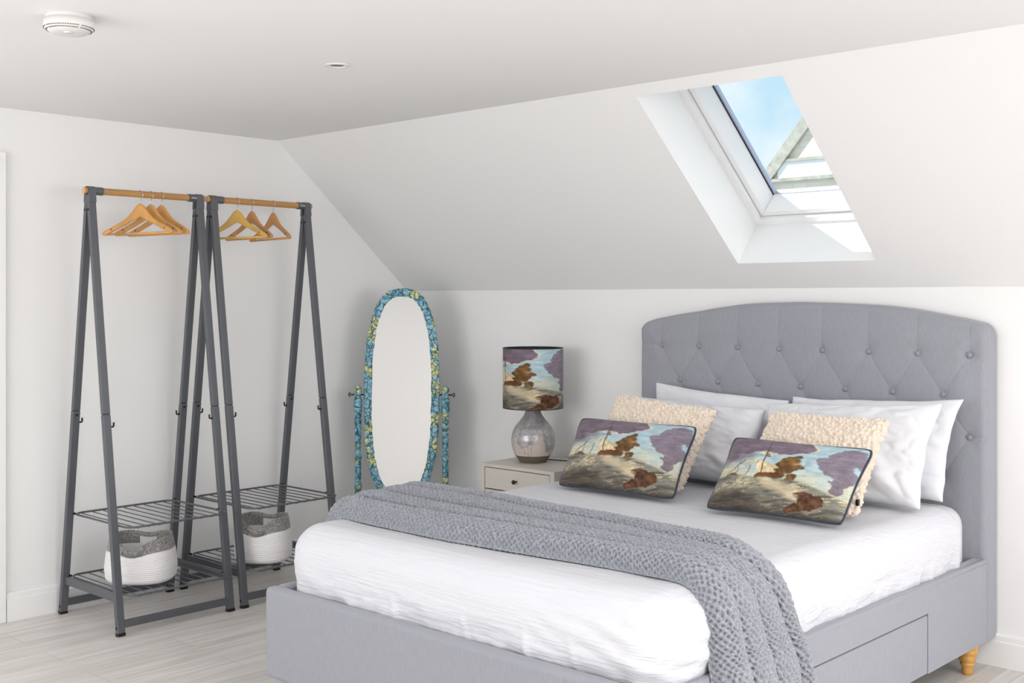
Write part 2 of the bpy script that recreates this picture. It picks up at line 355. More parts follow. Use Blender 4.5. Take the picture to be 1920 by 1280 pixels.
ring('glazing_spacer', HX0 + .098, HX1 - .098, HS0 + .088, HS1 - .088, .010, DP + .088, DP + .105, M['alu'])
b = MB(); slab(b, HX0 + .09, HX1 - .09, HS0 + .08, HS1 - .08, DP + .094, DP + .098); part('glass_pane', b, M['glass'], win)
# other windows, out of frame, with area lights before them; two are added only for fill
def side_window(name, pts_fn, w_, h_):
    r = thing(name, None, None, pts_fn(0, 0, 0), kind='structure')
    b = MB()
    for (a0, a1, c0, c1) in ((0, w_, 0, .06), (0, w_, h_ - .06, h_), (0, .06, .06, h_ - .06), (w_ - .06, w_, .06, h_ - .06), (w_ / 2 - .03, w_ / 2 + .03, .06, h_ - .06)):
        b.hexa([pts_fn(a0, c0, 0), pts_fn(a1, c0, 0), pts_fn(a1, c1, 0), pts_fn(a0, c1, 0), pts_fn(a0, c0, .04), pts_fn(a1, c0, .04), pts_fn(a1, c1, .04), pts_fn(a0, c1, .04)])
    part('window_frame', b, M['upvc'], r)
    b = MB(); b.hexa([pts_fn(0.05, .05, .001), pts_fn(w_ - .05, .05, .001), pts_fn(w_ - .05, h_ - .05, .001), pts_fn(.05, h_ - .05, .001), pts_fn(.05, .05, .012), pts_fn(w_ - .05, .05, .012), pts_fn(w_ - .05, h_ - .05, .012), pts_fn(.05, h_ - .05, .012)])
    part('blind', b, M['trim'], r)
side_window('window_2', lambda a, c, d: (X1 - .001 - d, -3.9 + a, .65 + c), 3.2, 1.6)
side_window('window_3', lambda a, c, d: (.3 + a, Y1 + .001 + d, .70 + c), 2.9, 1.4)
side_window('added_window_rear', lambda a, c, d: (4.85 + a, Y1 + .001 + d, .70 + c), 2.3, 1.4)  # made-up rear window, goes with the added rear right fill
side_window('added_rooflight', lambda a, c, d: (4.4 + a, -2.4 - c, CZ - .001 - d * .4), 1.2, 1.2)  # made-up ceiling opening, goes with the added overhead fill
side_window('window_4', lambda a, c, d: sl(4.6 + a, .2 + c, -.001 - d), .7, .9)
# baseboards and door casing
def skirting(name, mb, prof, p0, p1, nrm):
    p0 = Vector(p0); p1 = Vector(p1); nrm = Vector(nrm); vs = []
    for p in (p0, p1):
        for d, z in prof: q = p + nrm * d; vs.append((q.x, q.y, z))
    n = len(prof); fs = [(i, (i + 1) % n, n + (i + 1) % n, n + i) for i in range(n)] + [tuple(range(n))[::-1], tuple(range(n, 2 * n))]
    mb.add(vs, fs); return struct(name, mb, M['trim'])
SK = [(0, 0), (.018, 0), (.018, .098), (.014, .102), (.014, .122), (.010, .130), (0, .130)]
skirting('baseboard_left', MB(), SK, (0, -2.415, 0), (0, 0, 0), (1, 0, 0))
skirting('baseboard_back', MB(), SK, (X1, 0, 0), (.018, 0, 0), (0, -1, 0))
b = MB(); b.box(0, .022, -2.485, -2.418, 0, 2.11).box(0, .022, -3.40, -3.33, 0, 2.11).box(0, .022, -3.33, -2.485, 2.04, 2.11)
struct('trim_1', b, M['trim'], bevel=.004)
dr = thing('door_1', None, None, (0, -2.9, 0), kind='structure')
part('door_panel', MB().box(.001, .012, -3.33, -2.485, .005, 2.04), M['trim'], dr, bevel=.002)
part('door_handle', MB().tube([(.012, -2.56, 1.0), (.055, -2.56, 1.0), (.055, -2.67, 1.0)], .009), M['chrome'], dr, smooth=True)

# ------------------------------------------------------------ house outside the roof window
gy = 6.0
def px(a, z, y=gy): return (a, y, z)
g = thing('neighbouring_gable', 'pale stone gable with a sloping coping seen through the roof window', 'building', (1.2, gy + .3, 0))
apx = (.6, 4.73); lo = (-1.35, 2.45)
sl_ = (apx[1] - lo[1]) / (apx[0] - lo[0])
b = MB(); poly = [(-1.35, 0), (2.55, 0), (2.55, 2.45), apx, (-1.35, 2.45)]
vs = [(x, gy, z) for x, z in poly] + [(x, gy + .4, z) for x, z in poly]; n_ = len(poly)
b.add(vs, [tuple(range(n_)), tuple(range(2 * n_ - 1, n_ - 1, -1))] + [(i, n_ + i, n_ + (i + 1) % n_, (i + 1) % n_) for i in range(n_)])
part('wall', b, M['stone'], g)
for sgn, ex in ((1, -1.5), (-1, 2.70)):
    b = MB(); zx = lambda x: apx[1] - sl_ * abs(x - apx[0])
    b.hexa([(ex, gy - .05, zx(ex) - .13), (apx[0], gy - .05, apx[1] - .13), (apx[0], gy + .5, apx[1] - .13), (ex, gy + .5, zx(ex) - .13),
            (ex, gy - .05, zx(ex) + .05), (apx[0], gy - .05, apx[1] + .05), (apx[0], gy + .5, apx[1] + .05), (ex, gy + .5, zx(ex) + .05)])
    part('coping', b, M['coping'], g)
for z0, h_, dd in ((2.44, .035, .045), (2.66, .035, .045), (2.86, .03, .04)):
    hw = lambda z: (apx[1] - z) / sl_ - .12
    part('string_course', MB().box(apx[0] - hw(z0), apx[0] + hw(z0), gy - dd, gy + .05, z0, z0 + h_), M['coping'], g)
part('render_band', MB().box(apx[0] - hw(2.7) + .05, apx[0] + hw(2.7) - .05, gy - .02, gy + .02, 2.695, 2.86), M['trim'], g)

# ------------------------------------------------------------ ceiling fittings
sd = thing('smoke_alarm', 'round white smoke alarm with a ring of vent slots on the ceiling', 'smoke alarm', (1.845, -3.02, 2.31))
part('base', MB().lathe([(.066, 0), (.068, -.004), (.068, -.012), (.066, -.014)], (1.845, -3.02, 2.31), 64), M['plastic'], sd)
part('cover', MB().lathe([(.066, -.0125), (.073, -.013), (.074, -.034), (.070, -.041), (.062, -.046), (.058, -.049), (.052, -.053), (.030, -.055), (.0, -.055)], (1.845, -3.02, 2.31), 64), M['plastic'], sd, smooth=True)
b = MB()
for ro, zo in ((.0725, -.0385), (.0655, -.0445)):
    for k in range(64):
        if k % 16 == 0: continue
        a = 2 * PI * k / 64; c_, s_ = math.cos(a), math.sin(a)
        b.bar((1.845 + c_ * (ro - .003), -3.02 + s_ * (ro - .003), 2.31 + zo), (1.845 + c_ * (ro + .0012), -3.02 + s_ * (ro + .0012), 2.31 + zo), .004, .0022, (-s_, c_, 0))
part('vent_slots', b, M['slot'], sd)
b = MB().lathe([(.0, 0), (.012, 0), (.013, .0035), (.0, .004)], (1.868, -3.035, 2.2525), 24); part('test_button', b, M['plastic'], sd, smooth=True)
dl = thing('ceiling_downlight', 'small white recessed downlight in the flat ceiling', 'light', (1.855, -2.0, 2.31))
part('bezel', MB().lathe([(.047, 0), (.047, -.003), (.040, -.006), (.031, -.005), (.028, -.0005), (.028, 0)], (1.855, -2.0, 2.31), 48), M['plastic'], dl, smooth=True)
part('lens', MB().lathe([(.0, -.0005), (.028, -.0005), (.028, -.0002), (.0, -.0002)], (1.855, -2.0, 2.31), 40), M['slot'], dl)

# ------------------------------------------------------------ the bed
BX0, BX1, BY0, BY1 = 1.796, 3.497, -2.278, -.108
RZ0, RZ1 = .118, .436
bed = thing('upholstered_bed', 'grey upholstered double bed with a curved buttoned headboard and turned wooden feet', 'bed', (2.65, -1.15, 0))
# headboard
zs = np.array([[1.79, 1.325], [1.834, 1.338], [1.90, 1.357], [2.011, 1.376], [2.126, 1.392], [2.244, 1.410], [2.359, 1.425], [2.43, 1.431], [2.5, 1.434], [2.65, 1.438], [2.80, 1.435], [2.95, 1.429], [3.066, 1.423], [3.17, 1.411], [3.281, 1.392], [3.389, 1.372], [3.463, 1.356], [3.52, 1.343]])
HXa, HXb = 1.815, 3.497
nx, nzr = 420, 330
xs = np.linspace(0, 1, nx); xs = HXa + (HXb - HXa) * xs
def ztop(x):
    z = np.interp(x, zs[:, 0], zs[:, 1]); R = .045
    for e in (HXa, HXb):
        d = np.abs(x - e); k = d < R
        z = np.where(k, z - (R - np.sqrt(np.maximum(R * R - (R - d) ** 2, 0))), z)
    return z
ks = np.ones(9) / 9; zt = ztop(xs)
tv = np.linspace(0, 1, nzr)
XX = np.repeat(xs[:, None], nzr, 1); ZZ = RZ0 + (zt[:, None] - RZ0) * tv[None, :]
de = np.minimum(np.minimum(XX - HXa, HXb - XX), zt[:, None] - ZZ); de = np.maximum(de, 0)
rows = [(1.231, 1.949, 8), (1.069, 2.0545, 7), (.907, 1.949, 8), (.745, 2.0545, 7)]
btn = [(x0 + k * .2114, z) for z, x0, n in rows for k in range(n)]
depth = np.zeros_like(XX)
depth += .010 * sstep(.02, .12, de)
segs = []
for r in range(3):
    z0, a0, n0 = rows[r]; z1, a1, n1 = rows[r + 1]
    for k in range(n0):
        for j in range(n1):
            if abs((a0 + k * .2114) - (a1 + j * .2114)) < .12: segs.append((a0 + k * .2114, z0, a1 + j * .2114, z1))
for k in range(8): x = 1.949 + k * .2114; segs.append((x, 1.231, x, 1.42)); 
for z in (1.231, .907): segs += [(1.949, z, 1.815, z), (3.4288, z, 3.497, z)]
dmin = np.full_like(XX, 9.)
for (ax, az, bx, bz) in segs:
    vx, vz = bx - ax, bz - az; t = np.clip(((XX - ax) * vx + (ZZ - az) * vz) / (vx * vx + vz * vz), 0, 1)
    dmin = np.minimum(dmin, np.hypot(XX - ax - t * vx, ZZ - az - t * vz))
depth += .0030 * (1 - np.exp(-dmin / .035)) - .0014 * np.exp(-(dmin / .003) ** 2)
db = np.full_like(XX, 9.)
for (x, z) in btn: db = np.minimum(db, np.hypot(XX - x, ZZ - z))
depth -= .0115 * np.exp(-(db / .026) ** 1.4)
depth += .003 * (fbm(XX * 9, ZZ * 9, 2) - .5)
R = .03; dd = np.clip(de, 0, R); roundd = R - np.sqrt(np.maximum(R * R - (R - dd) ** 2, 0))
bottom_round = 0
YY = -.104 - depth + roundd
P = np.stack([XX, YY, ZZ], -1)
ring_pts = np.concatenate([P[0, :], P[1:, -1], P[-1, :-1][::-1]])
hb = grid_obj('headboard', P, M['bed'], bed)
sidep = np.stack([ring_pts, ring_pts.copy()], 1); sidep[:, 1, 1] = -.008
hb_side = grid_obj('headboard_side', sidep, M['bed'], bed, smooth=False)
for i_, (x, z) in enumerate(btn):
    if z < .8: continue
    pr = [(0, -.0065), (.006, -.006), (.0100, -.0038), (.0118, 0), (.0100, .004), (0, .005)]
    b = MB(); n = 20; vs = []
    yb = -.104 - .010 + .0115 - .0035
    for r, d in pr:
        for k in range(n): a = 2 * PI * k / n; vs.append((x + r * math.cos(a), yb + d, z + r * math.sin(a)))
    b.add(vs, [(i * n + k, i * n + (k + 1) % n, (i + 1) * n + (k + 1) % n, (i + 1) * n + k) for i in range(len(pr) - 1) for k in range(n)])
    part('button', b, M['button'], hb, smooth=True)
# frame
part('foot_panel', MB().box(BX0, BX1, BY0, BY0 + .055, RZ0, RZ1), M['bed'], bed, bevel=.018)
part('side_rail', MB().box(BX0, BX0 + .05, BY0 + .05, BY1 - .002, RZ0, RZ1), M['bed'], bed, bevel=.015)
b = MB(); xr0 = BX1 - .05
DY0, DY1, DZ1 = -1.50, -.648, .333
b.box(xr0, BX1, BY0 + .05, DY0, RZ0, RZ1).box(xr0, BX1, DY1, BY1 - .002, RZ0, RZ1).box(xr0, BX1, DY0, DY1, DZ1, RZ1)
rail = part('side_rail', b, M['bed'], bed)
part('rail_cap', MB().tube([(BX1 - .014, BY0 + .06, RZ1 - .0135), (BX1 - .014, BY1, RZ1 - .0135)], .0145, 16), M['bed'], rail, smooth=True)
part('drawer', MB().box(xr0 + .004, BX1 + .001, DY0 + .006, DY1 - .006, RZ0 + .002, DZ1 - .006), M['bed'], bed, bevel=.006)
part('drawer_recess', MB().box(xr0 - .02, xr0 + .002, DY0, DY1, RZ0 + .002, DZ1), M['gap'], bed)
part('slat_base', MB().box(BX0 + .05, BX1 - .05, BY0 + .05, BY1 - .002, .20, .26), M['bed'], bed)
lp = [(.017, 0), (.021, .002), (.0215, .02), (.022, .032), (.026, .036), (.027, .044), (.024, .047), (.026, .05), (.031, .054), (.033, .07), (.031, .078), (.037, .082), (.040, .09), (.036, .097), (.038, .102), (.042, .112), (.042, .119)]
for lx, ly in ((3.452, -.185), (3.452, -2.19), (1.865, -2.20), (1.865, -.185)):
    part('leg', MB().lathe(lp, (lx, ly, 0), 32), M['legwood'], bed, smooth=True, label='honey coloured turned wooden foot')

# mattress
def rbox(x0, x1, y0, y1, z0, z1, r, nu, nv, nz_, fn=None, name='', m=None, parent=None, bottom=False):
    """rounded box from a ring of columns over the sides plus a top patch, one grid per face joined in one mesh"""
    vs = []; fs = []; idx = {}
    def key(p): return (round(p[0], 5), round(p[1], 5), round(p[2], 5))
    ax = np.linspace(x0, x1, nu); ay = np.linspace(y0, y1, nv); az = np.linspace(z0, z1, nz_)
    def face(A, B, f):
        g_ = []
        for a in A:
            row = []
            for b_ in B:
                p = f(a, b_); k = key(p)
                if k not in idx: idx[k] = len(vs); vs.append(p)
                row.append(idx[k])
            g_.append(row)
        for i in range(len(A) - 1):
            for j in range(len(B) - 1): fs.append((g_[i][j], g_[i + 1][j], g_[i + 1][j + 1], g_[i][j + 1]))
    face(ax, ay, lambda a, b_: (a, b_, z1)); face(ax, az, lambda a, b_: (a, y0, b_)); face(ay, az, lambda a, b_: (x1, a, b_))
    face(az, ay, lambda a, b_: (x0, b_, a)); face(az, ax, lambda a, b_: (b_, y1, a))
    V = np.array(vs); lo_ = np.array([x0 + r, y0 + r, z0 - 9]); hi_ = np.array([x1 - r, y1 - r, z1 - r])
    Q = np.clip(V, lo_, hi_); D = V - Q; L_ = np.linalg.norm(D, axis=1); Li = np.maximum(L_, 1e-9)
    # spread the corner rows evenly over the arc
    V2 = np.where(L_[:, None] > 1e-9, Q + D / Li[:, None] * r, V)
    if fn is not None: V2 = fn(V2, D / Li[:, None])
    mb = MB(); mb.v = [tuple(p) for p in V2]; mb.f = fs; mb.mi = [0] * len(fs)
    return mb
mt = rbox(1.865, 3.436, -2.15, -.132, .262, .646, .078, 40, 50, 16)
top('mattress', mt, M['mattress'], 'pale mattress showing beside the headboard under the white bedspread', 'mattress', smooth=True)
SX0, SX1, SY0, SY1, SZ = 1.848, 3.448, -2.196, -.235, .655
def spread_fn(V, D):
    x, y, z = V[:, 0], V[:, 1], V[:, 2]
    side = np.clip(np.abs(D[:, 0]) + np.abs(D[:, 1]), 0, 1)
    bel = np.sin(np.clip((z - .42) / .2, 0, 1) * PI)
    rt = sstep(-1.0, -2.1, y) * sstep(2.8, 3.4, x)
    amt = .016 + .010 * bel + .016 * bel * rt
    wr = (fbm((x + y) * 7, z * 22, 3, 2) - .5) * .018 * sstep(.60, .47, z)
    gath = (vnoise((x * .9 + y * 1.1) * 26, z * 2, 5) - .5) * .016 * sstep(.52, .43, z)
    corner = rt * (np.sin((z * 95 + x * 28 + y * 18 + 4 * fbm(x * 5, z * 5, 2, 9))) * .0035) * sstep(.43, .50, z)
    crease = 0
    for cx_, w_ in ((2.42, .014), (2.74, .012), (3.0, .01), (3.18, .012)):
        crease = crease + .010 * np.exp(-((x - cx_ + (z - .45) * .2) / w_) ** 2) * sstep(.54, .44, z) * (y < -2.0)
    d = amt + wr + gath + corner + crease
    V = V.copy()
    V[:, 0] += D[:, 0] * d; V[:, 1] += D[:, 1] * d
    V[:, 2] += D[:, 2] * .004 * (fbm(x * 5, y * 5, 3, 4) - .4)
    flat = (side < 1e-6)
    V[:, 2] += np.where(flat, .010 * (fbm(x * 2.5, y * 3, 3, 8) - .5), 0) * sstep(0, .1, np.minimum(np.minimum(x - SX0 - .09, SX1 - .09 - x), y - SY0 - .09))
    return V
sp = rbox(SX0, SX1, SY0, SY1, .405, SZ, .085, 170, 200, 40, spread_fn)
top('bedspread', sp, M['spread'], 'crinkled white cotton bedspread covering the mattress of the bed', 'bedspread', smooth=True)

# ------------------------------------------------------------ crocheted throw
def throw():
    ps = []
    def arc(cx_, cz_, r, a0, a1, n):
        return [(cx_ + r * math.cos(a), cz_ + r * math.sin(a)) for a in np.linspace(a0, a1, n)]
    path = [(1.779, .22), (1.775, .41), (1.815, .49)] + arc(1.935, .566, .104, PI * .99, PI / 2, 8) + [(2.1, .668), (2.6, .670), (3.1, .668)] + arc(3.365, .553, .116, PI / 2, .02, 12) + [(3.497, .475), (3.520, .41), (3.528, .25), (3.530, .09)]
    path = np.array(path); seg = np.hypot(*np.diff(path, axis=0).T); s = np.concatenate([[0], np.cumsum(seg)])
    L = s[-1]; nu = int(L / .0034); S = np.linspace(0, L, nu)
    X = np.interp(S, s, path[:, 0]); Z = np.interp(S, s, path[:, 1])
    k = np.hanning(25); k /= k.sum(); Xs = np.convolve(np.pad(X, 12, 'edge'), k, 'valid'); Zs = np.convolve(np.pad(Z, 12, 'edge'), k, 'valid')
    tx = np.gradient(Xs); tz = np.gradient(Zs); l = np.hypot(tx, tz); nxn, nzn = -tz / l, tx / l
    nv = 300; v = np.linspace(0, 1, nv)
    # front and back edge y along the length
    sx = np.interp(X, [1.7, 1.9, 2.5, 3.1, 3.3, 3.56], [-1.99, -2.03, -2.045, -1.99, -1.985, -2.03]); bxk = np.interp(X, [1.7, 1.9, 2.3, 2.9, 3.2, 3.42, 3.5], [-1.64, -1.63, -1.615, -1.68, -1.73, -1.74, -1.70])
    drop = np.clip((.66 - Z) / .5, 0, 1) * (X > 3)
    sx = sx - .05 * drop; bxk = bxk + .16 * drop
    U, VV = np.meshgrid(S, v, indexing='ij')
    Yb = sx[:, None] + (bxk - sx)[:, None] * VV
    wob = (fbm(U * 1.1, U * 0 + 3.3, 2, 1) - .5) * .9
    # lengthwise folds
    ph = 3.55 * VV + .35 * wob + .25 * (fbm(U * 1.6, VV * 2.0, 2, 6) - .5) + .10
    fold = np.abs(np.sin(PI * ph)) ** .62
    merge = .75 + .5 * fbm(U * 1.4, VV * 3 + 5, 2, 12)
    hang = np.clip((.62 - Z) / .3, 0, 1)[:, None] * (X > 3)[:, None]
    H = (.058 + .012 * hang) * fold * merge + .026 * VV * sstep(0, .25, VV) * (1 - .7 * hang)
    edge = np.minimum(VV, 1 - VV); H = H * sstep(-.01, .05, edge) + .003
    ov = sstep(.10, .22, VV); Ys = Yb - (.020 * np.sin(2 * PI * ph) + .014 * fold) * ov
    # stitches, arc-length along v
    dV = np.hypot(np.diff(Ys, axis=1), np.diff(H, axis=1)); A = np.concatenate([np.zeros((nu, 1)), np.cumsum(dV, 1)], 1)
    A = A * (np.median(A[:, -1]) / A[:, -1:])
    wx = (fbm(U * 48, A * 48, 2, 3) - .5) * .011; wy = (fbm(U * 48, A * 48, 2, 9) - .5) * .011
    best = np.full(U.shape, 9.)
    pu, pa = .0215, .0190
    for oy in (0, .5):
        for_u = (U + wx) / pu + oy; for_a = (A + wy) / pa + oy
        du_ = (for_u - np.round(for_u)) * pu; da_ = (for_a - np.round(for_a)) * pa
        best = np.minimum(best, np.hypot(du_ * 1.15, da_))
    rowg = np.abs(((U + wx * .5) / pu) % 1 - .5) * 2
    ST = .0165 * (1 - np.exp(-(best / .0047) ** 2)) - .0028 * sstep(.75, 1.0, rowg) * (.4 + .6 * hang) + .0025 * (vnoise(U * 210, A * 210, 3) - .5)
    ST = ST * (.45 + .55 * sstep(0, .03, edge))
    H = H - .006 - .008 * (1 - sstep(0, .05, VV))
    P = np.stack([Xs[:, None] + nxn[:, None] * H, Ys, Zs[:, None] + nzn[:, None] * H], -1)
    # push the stitches out along the true normal of the folded cloth
    N = np.cross(np.gradient(P, axis=1), np.gradient(P, axis=0)); N /= np.maximum(np.linalg.norm(N, axis=2, keepdims=True), 1e-9)
    ref = np.stack([nxn, nxn * 0, nzn], -1)[:, None]
    if (N * ref).sum() < 0: N = -N
    kk_ = np.ones(7) / 7
    for c_ in range(3):
        N[..., c_] = np.apply_along_axis(lambda a_: np.convolve(np.pad(a_, 3, 'edge'), kk_, 'valid'), 1, N[..., c_])
    P = P + N * (ST - .008)[..., None]
    return P
TP = throw()
th = grid_obj('crocheted_throw', TP, M['yarn'])
th['label'] = 'chunky grey crocheted throw folded across the foot of the bed'; th['category'] = 'throw blanket'

# ------------------------------------------------------------ pillows and cushions
def bil(c, u, v):
    c = [np.array(p, float) for p in c]; U = u[..., None]; V = v[..., None]
    return (c[0] * (1 - U) + c[1] * U) * (1 - V) + (c[3] * (1 - U) + c[2] * U) * V
def cushion_shape(c, T, n, pinch=.06, pw=.42, seed=0, wr=.004, m_=None, sag=0, rcn=.03, edgew=1):
    m_ = m_ or n
    a = np.linspace(0, 1, n); a = .5 - .5 * np.cos(PI * a) * (.72 + .28 * np.abs(np.cos(PI * a))); a = (a - a[0]) / (a[-1] - a[0])
    b_ = np.linspace(0, 1, m_); b_ = .5 - .5 * np.cos(PI * b_); b_ = (b_ - b_[0]) / (b_[-1] - b_[0])
    U, V = np.meshgrid(a, b_, indexing='ij'); x = 2 * U - 1; y = 2 * V - 1
    rc = rcn * (x * y) ** 8; xs_ = x * (1 - pinch * (1 - y * y) * np.abs(x) ** 2 - rc); ys_ = y * (1 - pinch * (1 - x * x) * np.abs(y) ** 2 - rc)
    wob = .010 * edgew * (fbm(x * 2.5 + seed, y * 2.5, 2, seed) - .5); ys_ = ys_ + wob * np.abs(y) ** 3; xs_ = xs_ + wob * np.abs(x) ** 3
    base = bil(c, (xs_ + 1) / 2, (ys_ + 1) / 2)
    cc = [np.array(p) for p in c]; wv = (cc[1] - cc[0]) + (cc[2] - cc[3]); hv = (cc[3] - cc[0]) + (cc[2] - cc[1]); nrm = np.cross(wv, hv); nrm /= np.linalg.norm(nrm)
    th_ = T * np.clip((1 - x ** 2) * (1 - y ** 2), 0, 1) ** pw * (1 - .12 * y)
    e = np.clip((1 - x ** 2) * (1 - y ** 2), 0, 1) ** .5
    ang = np.arctan2(y, x)
    def wrk(s_):
        rad = np.sin(ang * 9 + 3 * fbm(x * 2 + 7, y * 2, 3, seed + s_)) * (np.abs(x) * np.abs(y)) * .8
        f1 = np.abs(2 * fbm(x * 2.2 + y * 1.1 + 5, y * 2.2 - x * .6 + 9, 3, seed + s_) - 1)
        return wr * (rad * 1.2 + 3.0 * (f1 - .3)) * np.minimum(1, e * 2.0)
    F = base + nrm * (th_ + wrk(1))[..., None]; B = base - nrm * (th_ * .85 + wrk(2))[..., None]
    return F, B, U, V, base, nrm
def perim(A): return np.concatenate([A[:-1, 0], A[-1, :-1], A[1:, -1][::-1], A[0, 1:][::-1]])
def pillow(name, c, T, label, cat, group=None, m=M['linen'], n=90, **k):
    F, B, *_ = cushion_shape(c, T, n, **k)
    # one closed skin: front and back grids share the seam
    P = np.concatenate([F, B[::-1][1:-1]], 0)
    zmin = P[..., 2]; P[..., 2] = np.maximum(zmin, .6685 + .3 * np.minimum(zmin - .6685, 0) * 0)
    o = grid_obj(name, P, m, wrapu=True); o['label'] = label; o['category'] = cat
    if group: o['group'] = group
    s = o.modifiers.new('Subsurf', 'SUBSURF'); s.levels = 1; s.render_levels = 1
    return o
zb = .672
WH = 'white pillows against the headboard'
pillow('pillow', [(2.0, -.285, zb), (2.70, -.285, zb), (2.694, -.2, 1.016), (1.985, -.2, 1.060)], .080, 'white pillow against the left half of the headboard, behind another white pillow', 'pillow', WH, seed=1, wr=.009, pinch=.06, edgew=4, rcn=.01)
pillow('pillow', [(2.72, -.29, zb), (3.405, -.305, zb), (3.443, -.20, 1.062), (2.700, -.2, 1.030)], .080, 'rear white pillow in the right corner of the headboard with a pointed upper corner', 'pillow', WH, seed=2, wr=.010, pinch=.06, edgew=4, rcn=.005)
pillow('pillow', [(2.02, -.52, zb), (2.70, -.50, zb), (2.665, -.35, .985), (1.968, -.36, 1.006)], .105, 'front white pillow behind the left cream boucle cushion', 'pillow', WH, seed=3, wr=.010, pinch=.07, edgew=4, rcn=.01)
pillow('pillow', [(2.74, -.535, zb), (3.41, -.52, zb), (3.425, -.355, 1.055), (2.672, -.355, 1.012)], .105, 'front white pillow behind the right cream boucle cushion', 'pillow', WH, seed=14, wr=.012, pinch=.07, edgew=4, rcn=.01)
def boucle(c, T, label, seed):
    n = 250
    F, B, *_ = cushion_shape(c, T, n, pinch=.05, pw=.38, seed=seed, wr=.004, rcn=.02)
    P = np.concatenate([F, B[::-1][1:-1]], 0)
    cen = P.mean((0, 1))
    P[..., 2] = np.maximum(P[..., 2], .674)
    # tufted loops: push out along the skin normal by a cell pattern
    du = np.roll(P, -1, 0) - np.roll(P, 1, 0); dv = np.gradient(P, axis=1); N = np.cross(du, dv); N /= np.maximum(np.linalg.norm(N, axis=2, keepdims=True), 1e-9)
    N[np.isnan(N)] = 0
    sgn = 1 if ((P - cen) * N).sum() > 0 else -1; N = N * sgn
    flat = P.reshape(-1, 3); h = np.empty(len(flat))
    for i, p in enumerate(flat):
        d = mnoise.voronoi(Vector(p) * 70 + Vector((0, 0, seed * 3.)))[0]; h[i] = .013 * max(0, 1 - (d[0] * 1.25) ** 1.5)
    h = h.reshape(P.shape[:2]); P = P + N * (h - .001)[..., None]
    P[..., 2] = np.maximum(P[..., 2], .671)
    o = grid_obj('boucle_cushion', P, M['boucle'], wrapu=True)
    o['label'] = label; o['category'] = 'cushion'; o['group'] = 'cream boucle cushions'
    return o
zb2 = .674
bl_ = boucle([(2.035, -.775, zb2), (2.53, -.79, zb2), (2.552, -.56, .985), (2.045, -.565, 1.022)], .060, 'cream boucle cushion with shaggy loops, left of the two, behind a printed cushion', 3)
br_ = boucle([(2.80, -.80, zb2), (3.300, -.80, zb2), (3.318, -.575, 1.000), (2.822, -.565, .992)], .060, 'cream boucle cushion with shaggy loops, right of the two, behind a printed cushion', 8)
for o_, p_ in ((bl_, (2.530, -.80, .722)), (br_, (3.300, -.79, .712))):
    part('side_tab', MB().box(p_[0] - .003, p_[0] + .006, p_[1] - .012, p_[1] + .002, p_[2], p_[2] + .022), M['black'], o_, label='small black fabric tab')

